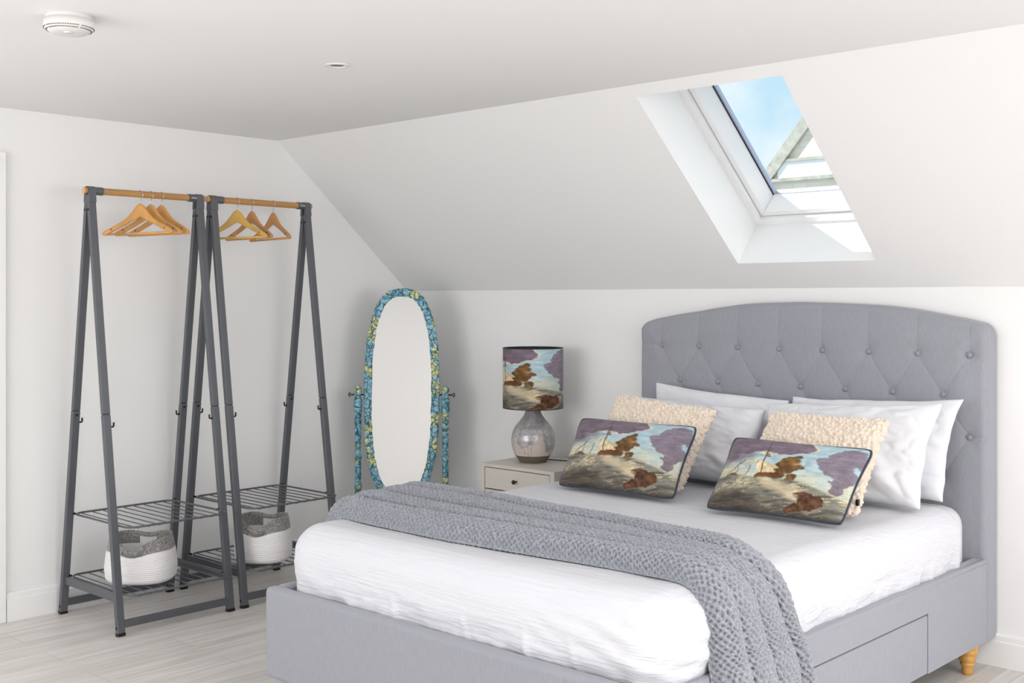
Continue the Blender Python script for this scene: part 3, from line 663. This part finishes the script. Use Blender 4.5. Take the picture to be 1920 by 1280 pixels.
def seascape(u, v):
    """generic stormy sea print: purple clouds, pale sky, tan sail shapes, grey foam"""
    n1 = fbm(u * 7, v * 7, 5, 1); n2 = fbm(u * 16, v * 16, 4, 2); n3 = fbm(u * 5 + v * 9, v * 30 - u * 12, 4, 5)
    wu = u + (n1 - .5) * .16 + (n2 - .5) * .05; wv = v + (fbm(u * 7 + 9, v * 7 + 3, 5, 3) - .5) * .16 + (fbm(u * 20, v * 20, 3, 13) - .5) * .05
    mix = lambda a, b_, t: a * (1 - t[..., None]) + b_ * t[..., None]
    K = lambda *c: lin(c)
    col = np.ones(u.shape + (3,)) * K(172, 196, 204)
    col = mix(col, K(206, 200, 170), sstep(.66, .36, v) * .75 * sstep(.15, .9, n1 + .3))
    col = mix(col, K(214, 196, 150), sstep(.35, 0, u) * sstep(.75, .4, v) * .6)
    def ell(cx_, cy_, rx, ry, s=.06, rot=0):
        dx, dy = wu - cx_, wv - cy_; c_, s_ = math.cos(rot), math.sin(rot); X_ = (dx * c_ + dy * s_) / rx; Y_ = (-dx * s_ + dy * c_) / ry
        return sstep(1 + s, 1 - s, np.hypot(X_, Y_))
    cl = np.maximum.reduce([ell(.10, .92, .26, .20), ell(.34, .86, .26, .13), ell(.52, .93, .12, .10), ell(.05, .70, .16, .12, .5)])
    rim = np.maximum.reduce([ell(.10, .92, .275, .215), ell(.34, .86, .275, .145), ell(.52, .93, .135, .115)])
    col = mix(col, K(226, 214, 190), rim * .8); col = mix(col, K(118, 104, 116) * (.6 + .8 * n2[..., None]), cl)
    cl2 = np.maximum.reduce([ell(.90, .80, .10, .16), ell(.86, .62, .12, .16), ell(.93, .45, .08, .16)])
    col = mix(col, K(124, 108, 122) * (.6 + .8 * n2[..., None]), cl2 * .92)
    # tan sail shapes with ribs
    sail = np.maximum.reduce([ell(.52, .56, .09, .17, .08, -.5), ell(.45, .44, .10, .07, .1), ell(.60, .40, .05, .08, .1)])
    rib = .6 + .6 * vnoise(u * 60 + v * 20, v * 10, 4)
    col = mix(col, K(122, 88, 48) * (.30 + 1.0 * (vnoise(u * 50 + v * 25, v * 9, 4) * n2 * 2))[..., None], sail)
    sail2 = ell(.36, .585, .13, .035, .15, -.25); col = mix(col, K(222, 202, 158) * (.55 + .7 * vnoise(u * 55, v * 24, 6))[..., None], sail2 * .9)
    sail3 = ell(.385, .50, .06, .05, .2); col = mix(col, K(236, 214, 176) * (.6 + .7 * vnoise(u * 70, v * 30, 9))[..., None], sail3)
    for (a0, b0, a1, b1, w_) in ((.36, .42, .335, .90, .0045), (.41, .42, .56, .58, .004), (.10, .42, .20, .62, .004), (.17, .40, .165, .62, .003), (.25, .41, .262, .55, .003), (.30, .70, .375, .69, .003)):
        t = np.clip(((u - a0) * (a1 - a0) + (v - b0) * (b1 - b0)) / ((a1 - a0) ** 2 + (b1 - b0) ** 2), 0, 1)
        col = mix(col, K(112, 74, 38), sstep(w_ * 1.6, w_ * .5, np.hypot(u - a0 - t * (a1 - a0), v - b0 - t * (b1 - b0))))
    hull = np.maximum(ell(.40, .43, .10, .045, .15, .15), ell(.17, .395, .11, .025, .2, .05)); col = mix(col, K(112, 70, 36) * (.4 + 1.0 * n2[..., None]), hull)
    # sea
    hz = .40 - .22 * sstep(.45, 1.0, u) * (u - .35) + .02 * (n1 - .5)
    sea = sstep(hz + .02, hz - .03, v)
    ridge = 1 - np.abs(2 * n3 - 1); foam = sstep(.84, .99, ridge) * sstep(.25, .6, n1)
    sc_ = K(124, 122, 112) * (.25 + 1.3 * n3[..., None]); sc_ = mix(sc_, K(226, 208, 170), foam * .75)
    wave = sstep(.10, 0, np.abs((v - .36) + .62 * (u - .42)) - .035 * (n1)) * sstep(.32, .42, u) * sstep(.85, .7, u); sc_ = mix(sc_, K(224, 206, 172) * (.6 + .6 * n2[..., None]), wave * .8)
    sc_ = mix(sc_, K(64, 52, 46), np.clip(ell(.18, .10, .24, .10, .8) * .8, 0, 1)); sc_ = mix(sc_, K(70, 58, 50), sstep(.08, 0, v) * .7)
    col = mix(col, sc_, sea)
    rock = np.maximum(ell(.75, .17, .09, .11, .08), ell(.66, .08, .07, .05, .1)); col = mix(col, K(104, 70, 48) * (.2 + 1.5 * (n2 * fbm(u * 40, v * 40, 2, 31)) * 1.6)[..., None], rock)
    brush = .74 + .52 * fbm(u * 18 + v * 6, v * 60 - u * 10, 4, 41) ; weave = .9 + .2 * vnoise(u * 260, v * 200, 5)
    col = col * (brush * weave)[..., None]
    return np.clip(col, 0, 1)
def printed(c, T, label, seed):
    n, m_ = 260, 190
    F, B, U, V, base, nrm = cushion_shape(c, T, n, m_=m_, pinch=.05, pw=.42, seed=seed, wr=.006, rcn=.045, edgew=2)
    F[..., 2] = np.maximum(F[..., 2], .668); B[..., 2] = np.maximum(B[..., 2], .668); base[..., 2] = np.maximum(base[..., 2], .668)
    root = thing('printed_cushion', label, 'cushion', tuple(base[n // 2, 0]), 'sea print cushions')
    grid_obj('front_panel', F, M['print'], root, colors=seascape(U, V))
    grid_obj('back_panel', B[::4, ::4] if False else B, M['navy'], root, flip=True)
    pr = perim(base)[::6]
    b = MB().tube([tuple(p) for p in pr], .0058, 8, closed=True); part('piping', b, M['navy'], root, smooth=True, label='dark navy velvet piping around the edge')
    return root
printed([(2.067, -1.009, .674), (2.623, -.961, .674), (2.590, -.745, .936), (2.029, -.805, .938)], .062, 'printed sea scene cushion with navy piping, left one, nearer the bedside lamp', 5)
printed([(2.813, -1.033, .674), (3.345, -.992, .674), (3.372, -.805, .918), (2.820, -.845, .922)], .062, 'printed sea scene cushion with navy piping, right one, nearer the drawer side of the bed', 11)

# ------------------------------------------------------------ nightstand and lamp
NX0, NX1, NY0, NY1, NZ = 1.070, 1.568, -.455, -.03, .618
ns = thing('nightstand', 'pale taupe bedside cabinet with small dark knobs, between mirror and bed', 'nightstand', ((NX0 + NX1) / 2, (NY0 + NY1) / 2, 0))
b = MB(); t = .028
b.box(NX0, NX1, NY0, NY1, NZ - .016, NZ).box(NX0, NX0 + t, NY0, NY1, .14, NZ - .016).box(NX1 - t, NX1, NY0, NY1, .14, NZ - .016).box(NX0 + t, NX1 - t, NY0, NY1, .14, .158).box(NX0 + t, NX1 - t, NY1 - .012, NY1, .158, NZ - .016)
part('carcass', b, M['ns'], ns)
part('drawer_gap', MB().box(NX0 + t, NX1 - t, NY0 + .022, NY0 + .03, .158, NZ - .016), M['gap'], ns)
for z0, z1 in ((.494, NZ - .020), (.372, .488), (.16, .366)):
    d_ = part('drawer', MB().box(NX0 + t + .003, NX1 - t - .003, NY0 + .001, NY0 + .022, z0, z1), M['ns'], ns, bevel=.0015)
    zc = (z0 + z1) / 2; xc = (NX0 + NX1) / 2
    b = MB(); pr = [(.004, 0), (.004, .012), (.009, .016), (.011, .022), (.009, .027), (0, .029)]; n = 20; vs = []
    for r, dd in pr:
        for k in range(n): a = 2 * PI * k / n; vs.append((xc + r * math.cos(a), NY0 + .001 - dd, zc + r * math.sin(a)))
    b.add(vs, [(i * n + k, (i + 1) * n + k, (i + 1) * n + (k + 1) % n, i * n + (k + 1) % n) for i in range(len(pr) - 1) for k in range(n)])
    part('knob', b, M['bronze'], d_, smooth=True, label='dark bronze knob')
for lx in (NX0 + .03, NX1 - .03):
    for ly in (NY0 + .03, NY1 - .03): part('leg', MB().bar((lx, ly, 0), (lx, ly, .14), .03, .03), M['ns'], ns)
LX, LY = 1.246, -.250
lamp = thing('table_lamp', 'ceramic lamp with a printed sea scene drum shade on the bedside cabinet', 'lamp', (LX, LY, NZ))
prof = [(.062, 0), (.068, .002), (.093, .036), (.0945, .038), (.104, .062), (.111, .092), (.1125, .118), (.108, .146), (.097, .174), (.080, .198), (.060, .222), (.047, .240), (.041, .253), (.0385, .262), (.034, .266), (.012, .267)]
def spl(pr, n):
    pr = np.array(pr); d = np.concatenate([[0], np.cumsum(np.hypot(*np.diff(pr, axis=0).T))]); s = np.linspace(0, d[-1], n)
    return np.interp(s, d, pr[:, 0]), np.interp(s, d, pr[:, 1])
r_, z_ = spl(prof[3:], 160); kk = np.hanning(9)[1:-1]; kk /= kk.sum(); r_[3:-3] = np.convolve(r_, kk, 'valid')
na = 260; an = np.linspace(0, 2 * PI, na, endpoint=False)
A_, Zg = np.meshgrid(an, z_, indexing='ij'); Rg = np.repeat(r_[None], na, 0)
P = np.stack([LX + Rg * np.cos(A_), LY + Rg * np.sin(A_), NZ + Zg], -1)
Ap = (A_ + .84 + PI) % (2 * PI)
su = Ap * .1; sp_ = fbm(su * 130, Zg * 130, 4, 3); blo = fbm(su * 32, Zg * 32, 3, 6)
edge_ = .045 + .14 * fbm(su * 19, su * 0 + 2.2, 2, 8) ** 1.6 + .035 * (fbm(su * 60, Zg * 40, 3, 11) - .5)
lace = np.abs(fbm(su * 45, Zg * 45, 2, 21) - .5) < .028
isg = sstep(edge_ - .003, edge_ + .003, Zg)
dr_ = np.floor(su * 60 + .6 * blo); drip = (np.abs(((su * 60 + .25 * blo) % 1) - .5) < .09) * (vnoise(dr_ * 3.7, dr_ * 0, 2) > .5) * (Zg > edge_ - .055)
isg = np.clip(np.maximum(isg, np.maximum(drip * 1.0, lace * (Zg > edge_ - .035) * 1.0)), 0, 1)
grey = lin((172, 169, 170))[None, None] * (.45 + .7 * sp_ + .6 * blo)[..., None]; cream = lin((228, 214, 204))[None, None] * (.9 + .15 * sp_)[..., None]
grid_obj('ceramic_body', P, M['glaze'], lamp, wrapu=True, colors=np.clip(grey * isg[..., None] + cream * (1 - isg[..., None]), 0, 1))
part('clay_foot', MB().lathe(prof[:4], (LX, LY, NZ), 64), M['claybase'], lamp, smooth=False, label='unglazed olive brown band at the bottom')
part('lamp_holder', MB().lathe([(.034, .264), (.034, .268), (.014, .272), (.012, .284), (.016, .286), (.016, .33), (0, .33)], (LX, LY, NZ), 32), M['black'], lamp, smooth=True)
SR, S0, S1 = .155, NZ + .278, NZ + .278 + .305
na, nz2 = 520, 170; an = np.linspace(0, 2 * PI, na, endpoint=False); zz = np.linspace(S0, S1, nz2); A_, Zg = np.meshgrid(an, zz, indexing='ij')
P = np.stack([LX + SR * np.cos(A_), LY + SR * np.sin(A_), Zg], -1)
dA = (A_ + .84 + PI) % (2 * PI) - PI; uu = .62 + dA / (PI / 2) * .37; uu = 1 - np.abs(1 - uu % 2)
cols = seascape(uu, .04 + .92 * (Zg - S0) / (S1 - S0))
sh = grid_obj('lamp_shade', P, M['shade'], lamp, wrapu=True, colors=cols)
P2 = np.stack([LX + (SR - .003) * np.cos(A_[::5, ::40]), LY + (SR - .003) * np.sin(A_[::5, ::40]), np.repeat(np.linspace(S0, S1, Zg[::5, ::40].shape[1])[None], len(an[::5]), 0)], -1)
grid_obj('shade_lining', P2, M['shadein'], sh, wrapu=True, flip=True)
for zr in (S0, S1): part('shade_rim', MB().tube([(LX + (SR - .001) * math.cos(a), LY + (SR - .001) * math.sin(a), zr) for a in np.linspace(0, 2 * PI, 96, endpoint=False)], .0024, 6, closed=True), M['black'], sh, smooth=True)
b = MB()
for k in range(3): a = k * 2 * PI / 3 + .4; b.tube([(LX, LY, S1 - .03), (LX + .1 * math.cos(a), LY + .1 * math.sin(a), S1 - .02), (LX + (SR - .003) * math.cos(a), LY + (SR - .003) * math.sin(a), S1 - .004)], .0018, 6)
b.tube([(LX, LY, NZ + .32), (LX, LY, S1 - .022)], .006, 10); part('shade_carrier', b, M['black'], sh)
part('cord', MB().tube([(LX + .055, LY + .05, NZ + .012), (LX + .10, LY + .085, NZ + .008), (LX + .15, LY + .13, NZ + .004), (LX + .19, LY + .185, NZ + .003)], .0028, 8), M['black'], lamp, smooth=True)

# ------------------------------------------------------------ cheval mirror
MC = Vector((.407, -.403, .923)); RV = Vector((.7302, .6832, 0)); FV = Vector((-.6832, .7302, 0)); yaw_ = math.radians(-3); RV = Matrix.Rotation(yaw_, 3, 'Z') @ RV; FV = Matrix.Rotation(yaw_, 3, 'Z') @ FV; TO = -FV   # TO faces the room
mr = thing('cheval_mirror', 'oval standing mirror in a blue patterned frame, in the room corner', 'mirror', (MC.x, MC.y, 0))
tilt = math.radians(3.0); UV = (Vector((0, 0, 1)) * math.cos(tilt) - TO * math.sin(tilt)); NV = (TO * math.cos(tilt) + Vector((0, 0, 1)) * math.sin(tilt))
def oval(a, b_, t, e=2.65):
    c_, s_ = math.cos(t), math.sin(t); return a * abs(c_) ** (2 / e) * (1 if c_ >= 0 else -1), b_ * abs(s_) ** (2 / e) * (1 if s_ >= 0 else -1)
n, mcs = 220, 14; P = np.zeros((n, mcs, 3))
for i in range(n):
    t = 2 * PI * i / n
    for j in range(mcs):
        p_ = 2 * PI * j / mcs; wd = .0235 + .0022 * math.sin(13 * t) * math.sin(29 * t + 1) + .001 * math.sin(47 * t); dx = math.cos(p_); dy = math.sin(p_)
        dx = math.copysign(abs(dx) ** .6, dx); dy = math.copysign(abs(dy) ** .6, dy)
        x, y = oval(.187 + wd * dx, .565 + wd * dx, t)
        P[i, j] = MC + RV * x + UV * y + NV * (dy * .013)
fr = grid_obj('oval_frame', P, M['blossom'], mr, wrapu=True, wrapv=True)
b = MB(); vs = [MC + RV * oval(.176, .553, 2 * PI * i / 160)[0] + UV * oval(.176, .553, 2 * PI * i / 160)[1] + NV * .006 for i in range(160)]
b.add([MC + NV * .006] + vs, [(0, 1 + i, 1 + (i + 1) % 160) for i in range(160)]); part('mirror_glass', b, M['mirror'], mr)
b = MB(); vs = [MC + RV * oval(.19, .567, 2 * PI * i / 100)[0] + UV * oval(.19, .567, 2 * PI * i / 100)[1] - NV * .012 for i in range(100)]
b.add([MC - NV * .012] + vs, [(0, 1 + (i + 1) % 100, 1 + i) for i in range(100)]); part('backing_board', b, M['blossom'], mr)
pp = [(.019, .0), (.019, .07), (.014, .085), (.018, .10), (.018, .25), (.021, .262), (.015, .275), (.018, .30), (.018, .40), (.021, .41), (.021, .43), (.015, .44), (.0175, .46), (.0175, .56), (.0205, .57), (.0205, .585), (.0145, .60), (.017, .63), (.0175, .72), (.021, .735), (.0165, .75), (.0195, .77), (.0185, .81), (.0225, .835), (.0235, .87), (.0225, .90), (.017, .915), (.0205, .93), (.021, .95), (.016, .965), (.006, .975), (0, .976)]
for s_ in (-1, 1):
    c0 = MC + RV * (.243 * s_); c0.z = 0; po = part('post', MB().lathe([(r, z) for r, z in pp], (c0.x, c0.y, .0), 24), M['blossom'], mr, smooth=True)
    a0 = MC + RV * (.205 * s_); a1 = MC + RV * (.262 * s_); a2 = MC + RV * (.285 * s_)
    b = MB().tube([a0, a1, a2], .004, 8).tube([a2 + Vector((0, 0, .010)) + RV * .0, a2 + RV * (.008 * s_) + Vector((0, 0, .006)), a2 + RV * (.008 * s_) - Vector((0, 0, .006)), a2 - Vector((0, 0, .010))], .0035, 8)
    part('pivot_screw', b, M['bronze'], mr, smooth=True)
    f0 = c0 + TO * .20; f1 = c0 - TO * .17
    pts = [f0 + Vector((0, 0, .018)), c0 + TO * .1 + Vector((0, 0, .05)), c0 + Vector((0, 0, .085)), c0 - TO * .09 + Vector((0, 0, .05)), f1 + Vector((0, 0, .018))]
    part('foot', MB().tube(pts, [.017, .019, .02, .019, .017], 12), M['blossom'], mr, smooth=True)
part('stretcher', MB().tube([MC + RV * -.23 + Vector((0, 0, .22 - MC.z)), MC + RV * .23 + Vector((0, 0, .22 - MC.z))], .014, 12), M['blossom'], mr, smooth=True)

# ------------------------------------------------------------ clothes racks
def letter_mesh():
    if 'lettering' in bpy.data.meshes: return bpy.data.meshes['lettering']
    cu = bpy.data.curves.new('lettering', 'FONT'); cu.body = 'brabantia'; cu.size = .0125; cu.extrude = .0003; cu.align_x = 'CENTER'; cu.align_y = 'CENTER'
    t_ = bpy.data.objects.new('lettering_curve', cu); C.objects.link(t_); bpy.context.view_layer.update()
    me = bpy.data.meshes.new_from_object(t_.evaluated_get(bpy.context.evaluated_depsgraph_get())); me.name = 'lettering'; me.materials.clear(); me.materials.append(M['white'])
    bpy.data.objects.remove(t_); return me
def rack(y0, y1, xo, label):
    xb, xf, xm, zt_ = xo + .055, xo + .588, xo + .315, 1.935
    r = thing('clothes_rack', label, 'clothes rack', (xm, (y0 + y1) / 2, 0), 'folding grey clothes racks')
    LW, LD = .020, .034
    zj = .945
    ztp = 1.885
    for y in (y0, y1):
        sgn = 1 if y == y0 else -1
        for x0, xt in ((xb, xm - .011), (xf, xm + .011)):
            f = lambda z: x0 + (xt - x0) * (z / ztp)
            b = MB(); b.bar((f(.012), y, .012), (f(zj - .0015), y, zj - .0015), LD, LW + .004, (0, 1, 0))
            lg = part('leg', b, M['rackmetal'], r, bevel=.002)
            part('upper_tube', MB().bar((f(zj + .0015), y, zj + .0015), (f(ztp), y, ztp), LD, LW + .002, (0, 1, 0)), M['rackmetal'], lg, bevel=.002)
            part('joint_collar', MB().bar((f(zj - .003), y, zj - .003), (f(zj + .003), y, zj + .003), LD - .005, LW - .004, (0, 1, 0)), M['black'], lg)
            part('foot_cap', MB().bar((f(0), y, 0), (f(.014), y, .014), LD + .002, LW + .006, (0, 1, 0)), M['black'], lg, bevel=.002, label='black plastic foot cap')
            hy = y + sgn * (LD / 2)
            xh = f(zj - .05); b = MB().tube([(xh, hy - sgn * .002, zj - .055), (xh, hy + sgn * .014, zj - .055), (xh, hy + sgn * .017, zj - .052), (xh, hy + sgn * .017, zj - .036)], .0042, 8)
            part('side_hook', b, M['black'], lg, label='small black hook')
            bx = f(zj - .02) + LW / 2 + .001
            if x0 == xb: part('bolt', MB().tube([(bx - .004, y, zj - .02), (bx + .003, y, zj - .02)], .0065, 12), M['black'], lg)
            for zq in (.035, 1.85): part('bolt', MB().tube([(f(zq), y - LD / 2 - .0025, zq), (f(zq), y - LD / 2 + .003, zq)], .006, 12), M['black'], lg)
        # top bracket
        b = MB(); b.hexa([(xm - .026, y - LD / 2 - .001, ztp - .002), (xm + .026, y - LD / 2 - .001, ztp - .002), (xm + .026, y + LD / 2 + .001, ztp - .002), (xm - .026, y + LD / 2 + .001, ztp - .002),
                          (xm - .019, y - LD / 2 - .001, zt_ + .012), (xm + .019, y - LD / 2 - .001, zt_ + .012), (xm + .019, y + LD / 2 + .001, zt_ + .012), (xm - .019, y + LD / 2 + .001, zt_ + .012)])
        b.tube([(xm, y - LD / 2 - .001, zt_), (xm, y + LD / 2 + .001, zt_)], .0205, 24)
        b.tube([(xm, y, zt_), (xm, y + sgn * .058, zt_)], .0185, 24)
        br = part('top_bracket', b, M['rackmetal'], r, bevel=.0012)
        part('bracket_insert', MB().box(xm - .007, xm + .007, y + sgn * (LD / 2), y + sgn * (LD / 2 + .003), ztp - .0, ztp + .030), M['black'], br)
        # cross bar between legs of one end
        zc = .158; fb = xb + (xm - .011 - xb) * zc / ztp; ff = xf + (xm + .011 - xf) * zc / ztp
        part('cross_bar', MB().bar((fb, y, zc), (ff, y, zc), .014, .036, (0, 1, 0)), M['rackmetal'], r, bevel=.002)
    for x0 in (xb, xf):
        part('floor_bar', MB().bar((x0, y0 + LD / 2, .050), (x0, y1 - LD / 2, .050), .012, .034, (1, 0, 0)), M['rackmetal'], r, bevel=.0015)
    part('hanging_bar', MB().tube([(xm, y0 - .030, zt_), (xm, y0 - .029, zt_), (xm, y1 + .029, zt_), (xm, y1 + .030, zt_)], [.0145, .0155, .0155, .0145], 28), M['barwood'], r, smooth=False, label='bamboo hanging bar')
    for y_, s_ in ((y0 - .0304, -1), (y1 + .0304, 1)):
        part('bar_end', MB().tube([(xm, y_, zt_), (xm, y_ + s_ * .0015, zt_)], .014, 28), M['barend'], r)
    tx = bpy.data.objects.new('lettering', letter_mesh()); C.objects.link(tx); tx.parent = r
    tx.location = (.0190, (y1 - .024) - (y0 + y1) / 2, zt_ + .0); tx.rotation_euler = (PI / 2, 0, PI / 2)
    # shelves: rod loop with wires
    def shelf(name, x0, x1, z):
        a, c_ = y0 + LD / 2 + .004, y1 - LD / 2 - .004; rr = .05
        loop = []
        for (cx_, cy_, a0) in ((x1 - rr, c_ - rr, 0), (x0 + rr, c_ - rr, PI / 2), (x0 + rr, a + rr, PI), (x1 - rr, a + rr, 1.5 * PI)):
            for k in range(7): an_ = a0 + PI / 2 * k / 6; loop.append((cx_ + rr * math.cos(an_), cy_ + rr * math.sin(an_), z))
        sh_ = part(name, MB().tube(loop, .0048, 8, closed=True), M['rackmetal'], r, smooth=True)
        nW = 9
        for k in range(nW):
            y = a + .045 + (c_ - a - .09) * k / (nW - 1)
            part('wire', MB().tube([(x0 + .002, y, z - .0055), (x1 - .002, y, z - .0055)], .0026, 6), M['rackmetal'], sh_, smooth=True)
        for yy, sg in ((a, -1), (c_, 1)):
            for xx in (x0 + .07, x1 - .07):
                pass
            for xl in (xb, xf):
                xc = xl + ((xm + (.011 if xl == xf else -.011)) - xl) * z / ztp
                part('clip', MB().tube([(xc + (-.012 if xl == xf else .012), yy - sg * .004, z), (xc + (-.012 if xl == xf else .012), yy + sg * .010, z + .006)], .0055, 8), M['black'], sh_)
    shelf('upper_shelf', xb + .055, xf + .032, .465)
    shelf('lower_shelf', xb + .020, xf + .045, .174)
    return r
rack(-2.172, -1.622, 0, 'grey metal clothes rack with bamboo bar and wire shelves, nearest the door')
rack(-1.545, -.985, 0, 'grey metal clothes rack with bamboo bar and wire shelves, nearest the bed')

def hanger_proto(matw):
    r = thing('coat_hanger', 'x', 'coat hanger', (0, 0, 0), 'wooden hangers on the racks')
    n = 61; P = []
    for i in range(n):
        t = -1 + 2 * i / (n - 1); at = abs(t); e = 1 - max(0, (at - .94) / .06) ** 2 * .75
        zb_ = -.050 - .088 * at; zs_ = -.050 - .088 * math.sqrt(t * t + .03); wd = zs_ - zb_ + (.028 + .047 * math.exp(-(t / .26) ** 2)) * (1 - .12 * at)
        zm = zb_ + wd / 2; hw = wd / 2 * e; y_off = -.018 * at ** 2
        x = .215 * t
        P.append([(x, y_off - .0065, zm - hw * .8), (x, y_off - .003, zm - hw), (x, y_off + .003, zm - hw), (x, y_off + .0065, zm - hw * .8), (x, y_off + .0065, zm + hw * .8), (x, y_off + .003, zm + hw), (x, y_off - .003, zm + hw), (x, y_off - .0065, zm + hw * .8)])
    b = MB(); vs = [p for row in P for p in row]; fs = [(i * 8 + k, i * 8 + (k + 1) % 8, (i + 1) * 8 + (k + 1) % 8, (i + 1) * 8 + k) for i in range(n - 1) for k in range(8)] + [tuple(range(8))[::-1], tuple((n - 1) * 8 + k for k in range(8))]
    b.add(vs, fs); part('shoulder_bar', b, matw, r, smooth=True)
    part('trouser_bar', MB().tube([(-.196, -.016, -.128), (.196, -.016, -.128)], .0055, 10), matw, r, smooth=True)
    pts = [(0, 0, -.004), (0, 0, .020)]
    for a in np.linspace(-80, 200, 22): pts.append((.0185 * math.cos(math.radians(a)), 0, .052 - .0 + .0185 * math.sin(math.radians(a)) - .0))
    pts[2] = (.004, 0, .033)
    part('hook', MB().tube(pts, .0016, 8), M['chrome'], r, smooth=True, label='chrome wire hook')
    b = MB()
    for s_ in (-1, 1): b.tube([(s_ * .165, -.0205, -.105), (s_ * .165, -.004, -.105)], .0028, 8)
    part('pin', b, M['gap'], r)
    return r
pro = {k: hanger_proto(M[k]) for k in ('hang1', 'hang2', 'hang3')}
used = set()
HG = [('hang1', -1.928, 16, 'pale orange beech hanger, frontmost of three on the rack nearest the door'),
      ('hang1', -1.875, 13, 'orange beech hanger in the middle of three on the rack nearest the door'),
      ('hang1', -1.820, 9, 'orange beech hanger at the back of three on the rack nearest the door'),
      ('hang2', -1.405, 12, 'yellowish wooden hanger, frontmost of three on the rack nearest the bed'),
      ('hang3', -1.318, -3, 'brown wooden hanger in the middle of three on the rack nearest the bed'),
      ('hang3', -1.190, -8, 'wooden hanger set apart at the far end of the rack nearest the bed')]
for k, y, an_, lb in HG:
    h = pro[k] if k not in used else copy_tree(pro[k]); used.add(k)
    h.location = (.315, y, 1.935 - .052 - .0045 + .003); h.rotation_euler = (0, 0, math.radians(an_)); h['label'] = lb

# ------------------------------------------------------------ rope baskets
def basket(cx_, cy_, z0, rx, ry, hgt, ang0, label, flare=.10, seed=0):
    r = thing('rope_basket', label, 'basket', (cx_, cy_, z0), 'rope baskets under the racks')
    na, nr = 240, 150; an = np.linspace(0, 2 * PI, na, endpoint=False); t = np.linspace(0, 1, nr)
    A, T = np.meshgrid(an, t, indexing='ij')
    hd = np.exp(-((np.abs(((A - ang0 + PI) % (2 * PI)) - PI)) / .50) ** 2)      # front handle
    hb_ = np.exp(-((np.abs(((A - ang0) % (2 * PI)) - PI)) / .45) ** 2)          # back handle
    corner = 1 - hd * .30 * T ** 2 - hb_ * .08 * T ** 2
    e = 2.5; c_, s_ = np.cos(A - ang0), np.sin(A - ang0)
    rad = (np.abs(s_ / rx) ** e + np.abs(c_ / ry) ** e) ** (-1 / e)
    prof_r = np.interp(T, [0, .04, .10, .30, .60, .8, 1.0], [.80, .93, .985, 1.02, .98, .93, .86 + flare * .1])
    R_ = rad * prof_r * (1 + .05 * hd * T ** 2)
    ridge = .0020 * np.abs(np.sin(PI * T * hgt / .0092))
    R_ = R_ + ridge
    Zr = z0 + hgt * T * corner
    lx = R_ * np.cos(A); ly = R_ * np.sin(A)
    P = np.stack([cx_ + lx, cy_ + ly, Zr], -1)
    row = T; band0 = .70
    am = (((A - ang0 + PI) % (2 * PI)) - PI); ab = (((A - ang0) % (2 * PI)) - PI)
    slot = ((np.abs(am) < .36) | (np.abs(ab) < .33)) & (T > .70) & (T < .89)
    handle = ((np.abs(am) < .36) | (np.abs(ab) < .33)) & (T >= .70)
    body_m = (T <= band0 + .002)
    o1 = grid_obj('woven_body', P[:, :int(band0 * nr) + 1], M['rope'], r, wrapu=True)
    s = o1.modifiers.new('Solid', 'SOLIDIFY'); s.thickness = .006; s.offset = -1
    Pb = P[:, int(band0 * nr):]; mk = ~slot[:, int(band0 * nr):]
    o2 = grid_obj('grey_rim_band', Pb, M['greyrope'], r, wrapu=True, mask=mk)
    s = o2.modifiers.new('Solid', 'SOLIDIFY'); s.thickness = .007; s.offset = -1
    for cen, hw in ((0, .40), (PI, .37)):
        ii = [int(round(((ang0 + cen + d) % (2 * PI)) / (2 * PI) * na)) % na for d in np.linspace(-hw, hw, 22)]
        b = MB().tube([tuple(P[i, int(.93 * nr)] + np.array([0, 0, 0])) for i in ii], .0105, 10); part('handle', b, M['greyrope'], r, smooth=True)
    b = MB(); rb = P[:, 0]; b.add([(cx_, cy_, z0 + .001)] + [tuple(p + np.array([0, 0, .001])) for p in rb], [(0, 1 + i, 1 + (i + 1) % na) for i in range(na)])
    part('woven_base', b, M['rope'], r)
    return r
FA = math.atan2(-.73, .683)
basket(.410, -1.976, .180, .152, .132, .208, FA + .0, 'white rope basket with grey rim under the rack nearest the door')
basket(.478, -1.362, .180, .132, .118, .220, FA - .12, 'white rope basket with grey rim under the rack nearest the bed')
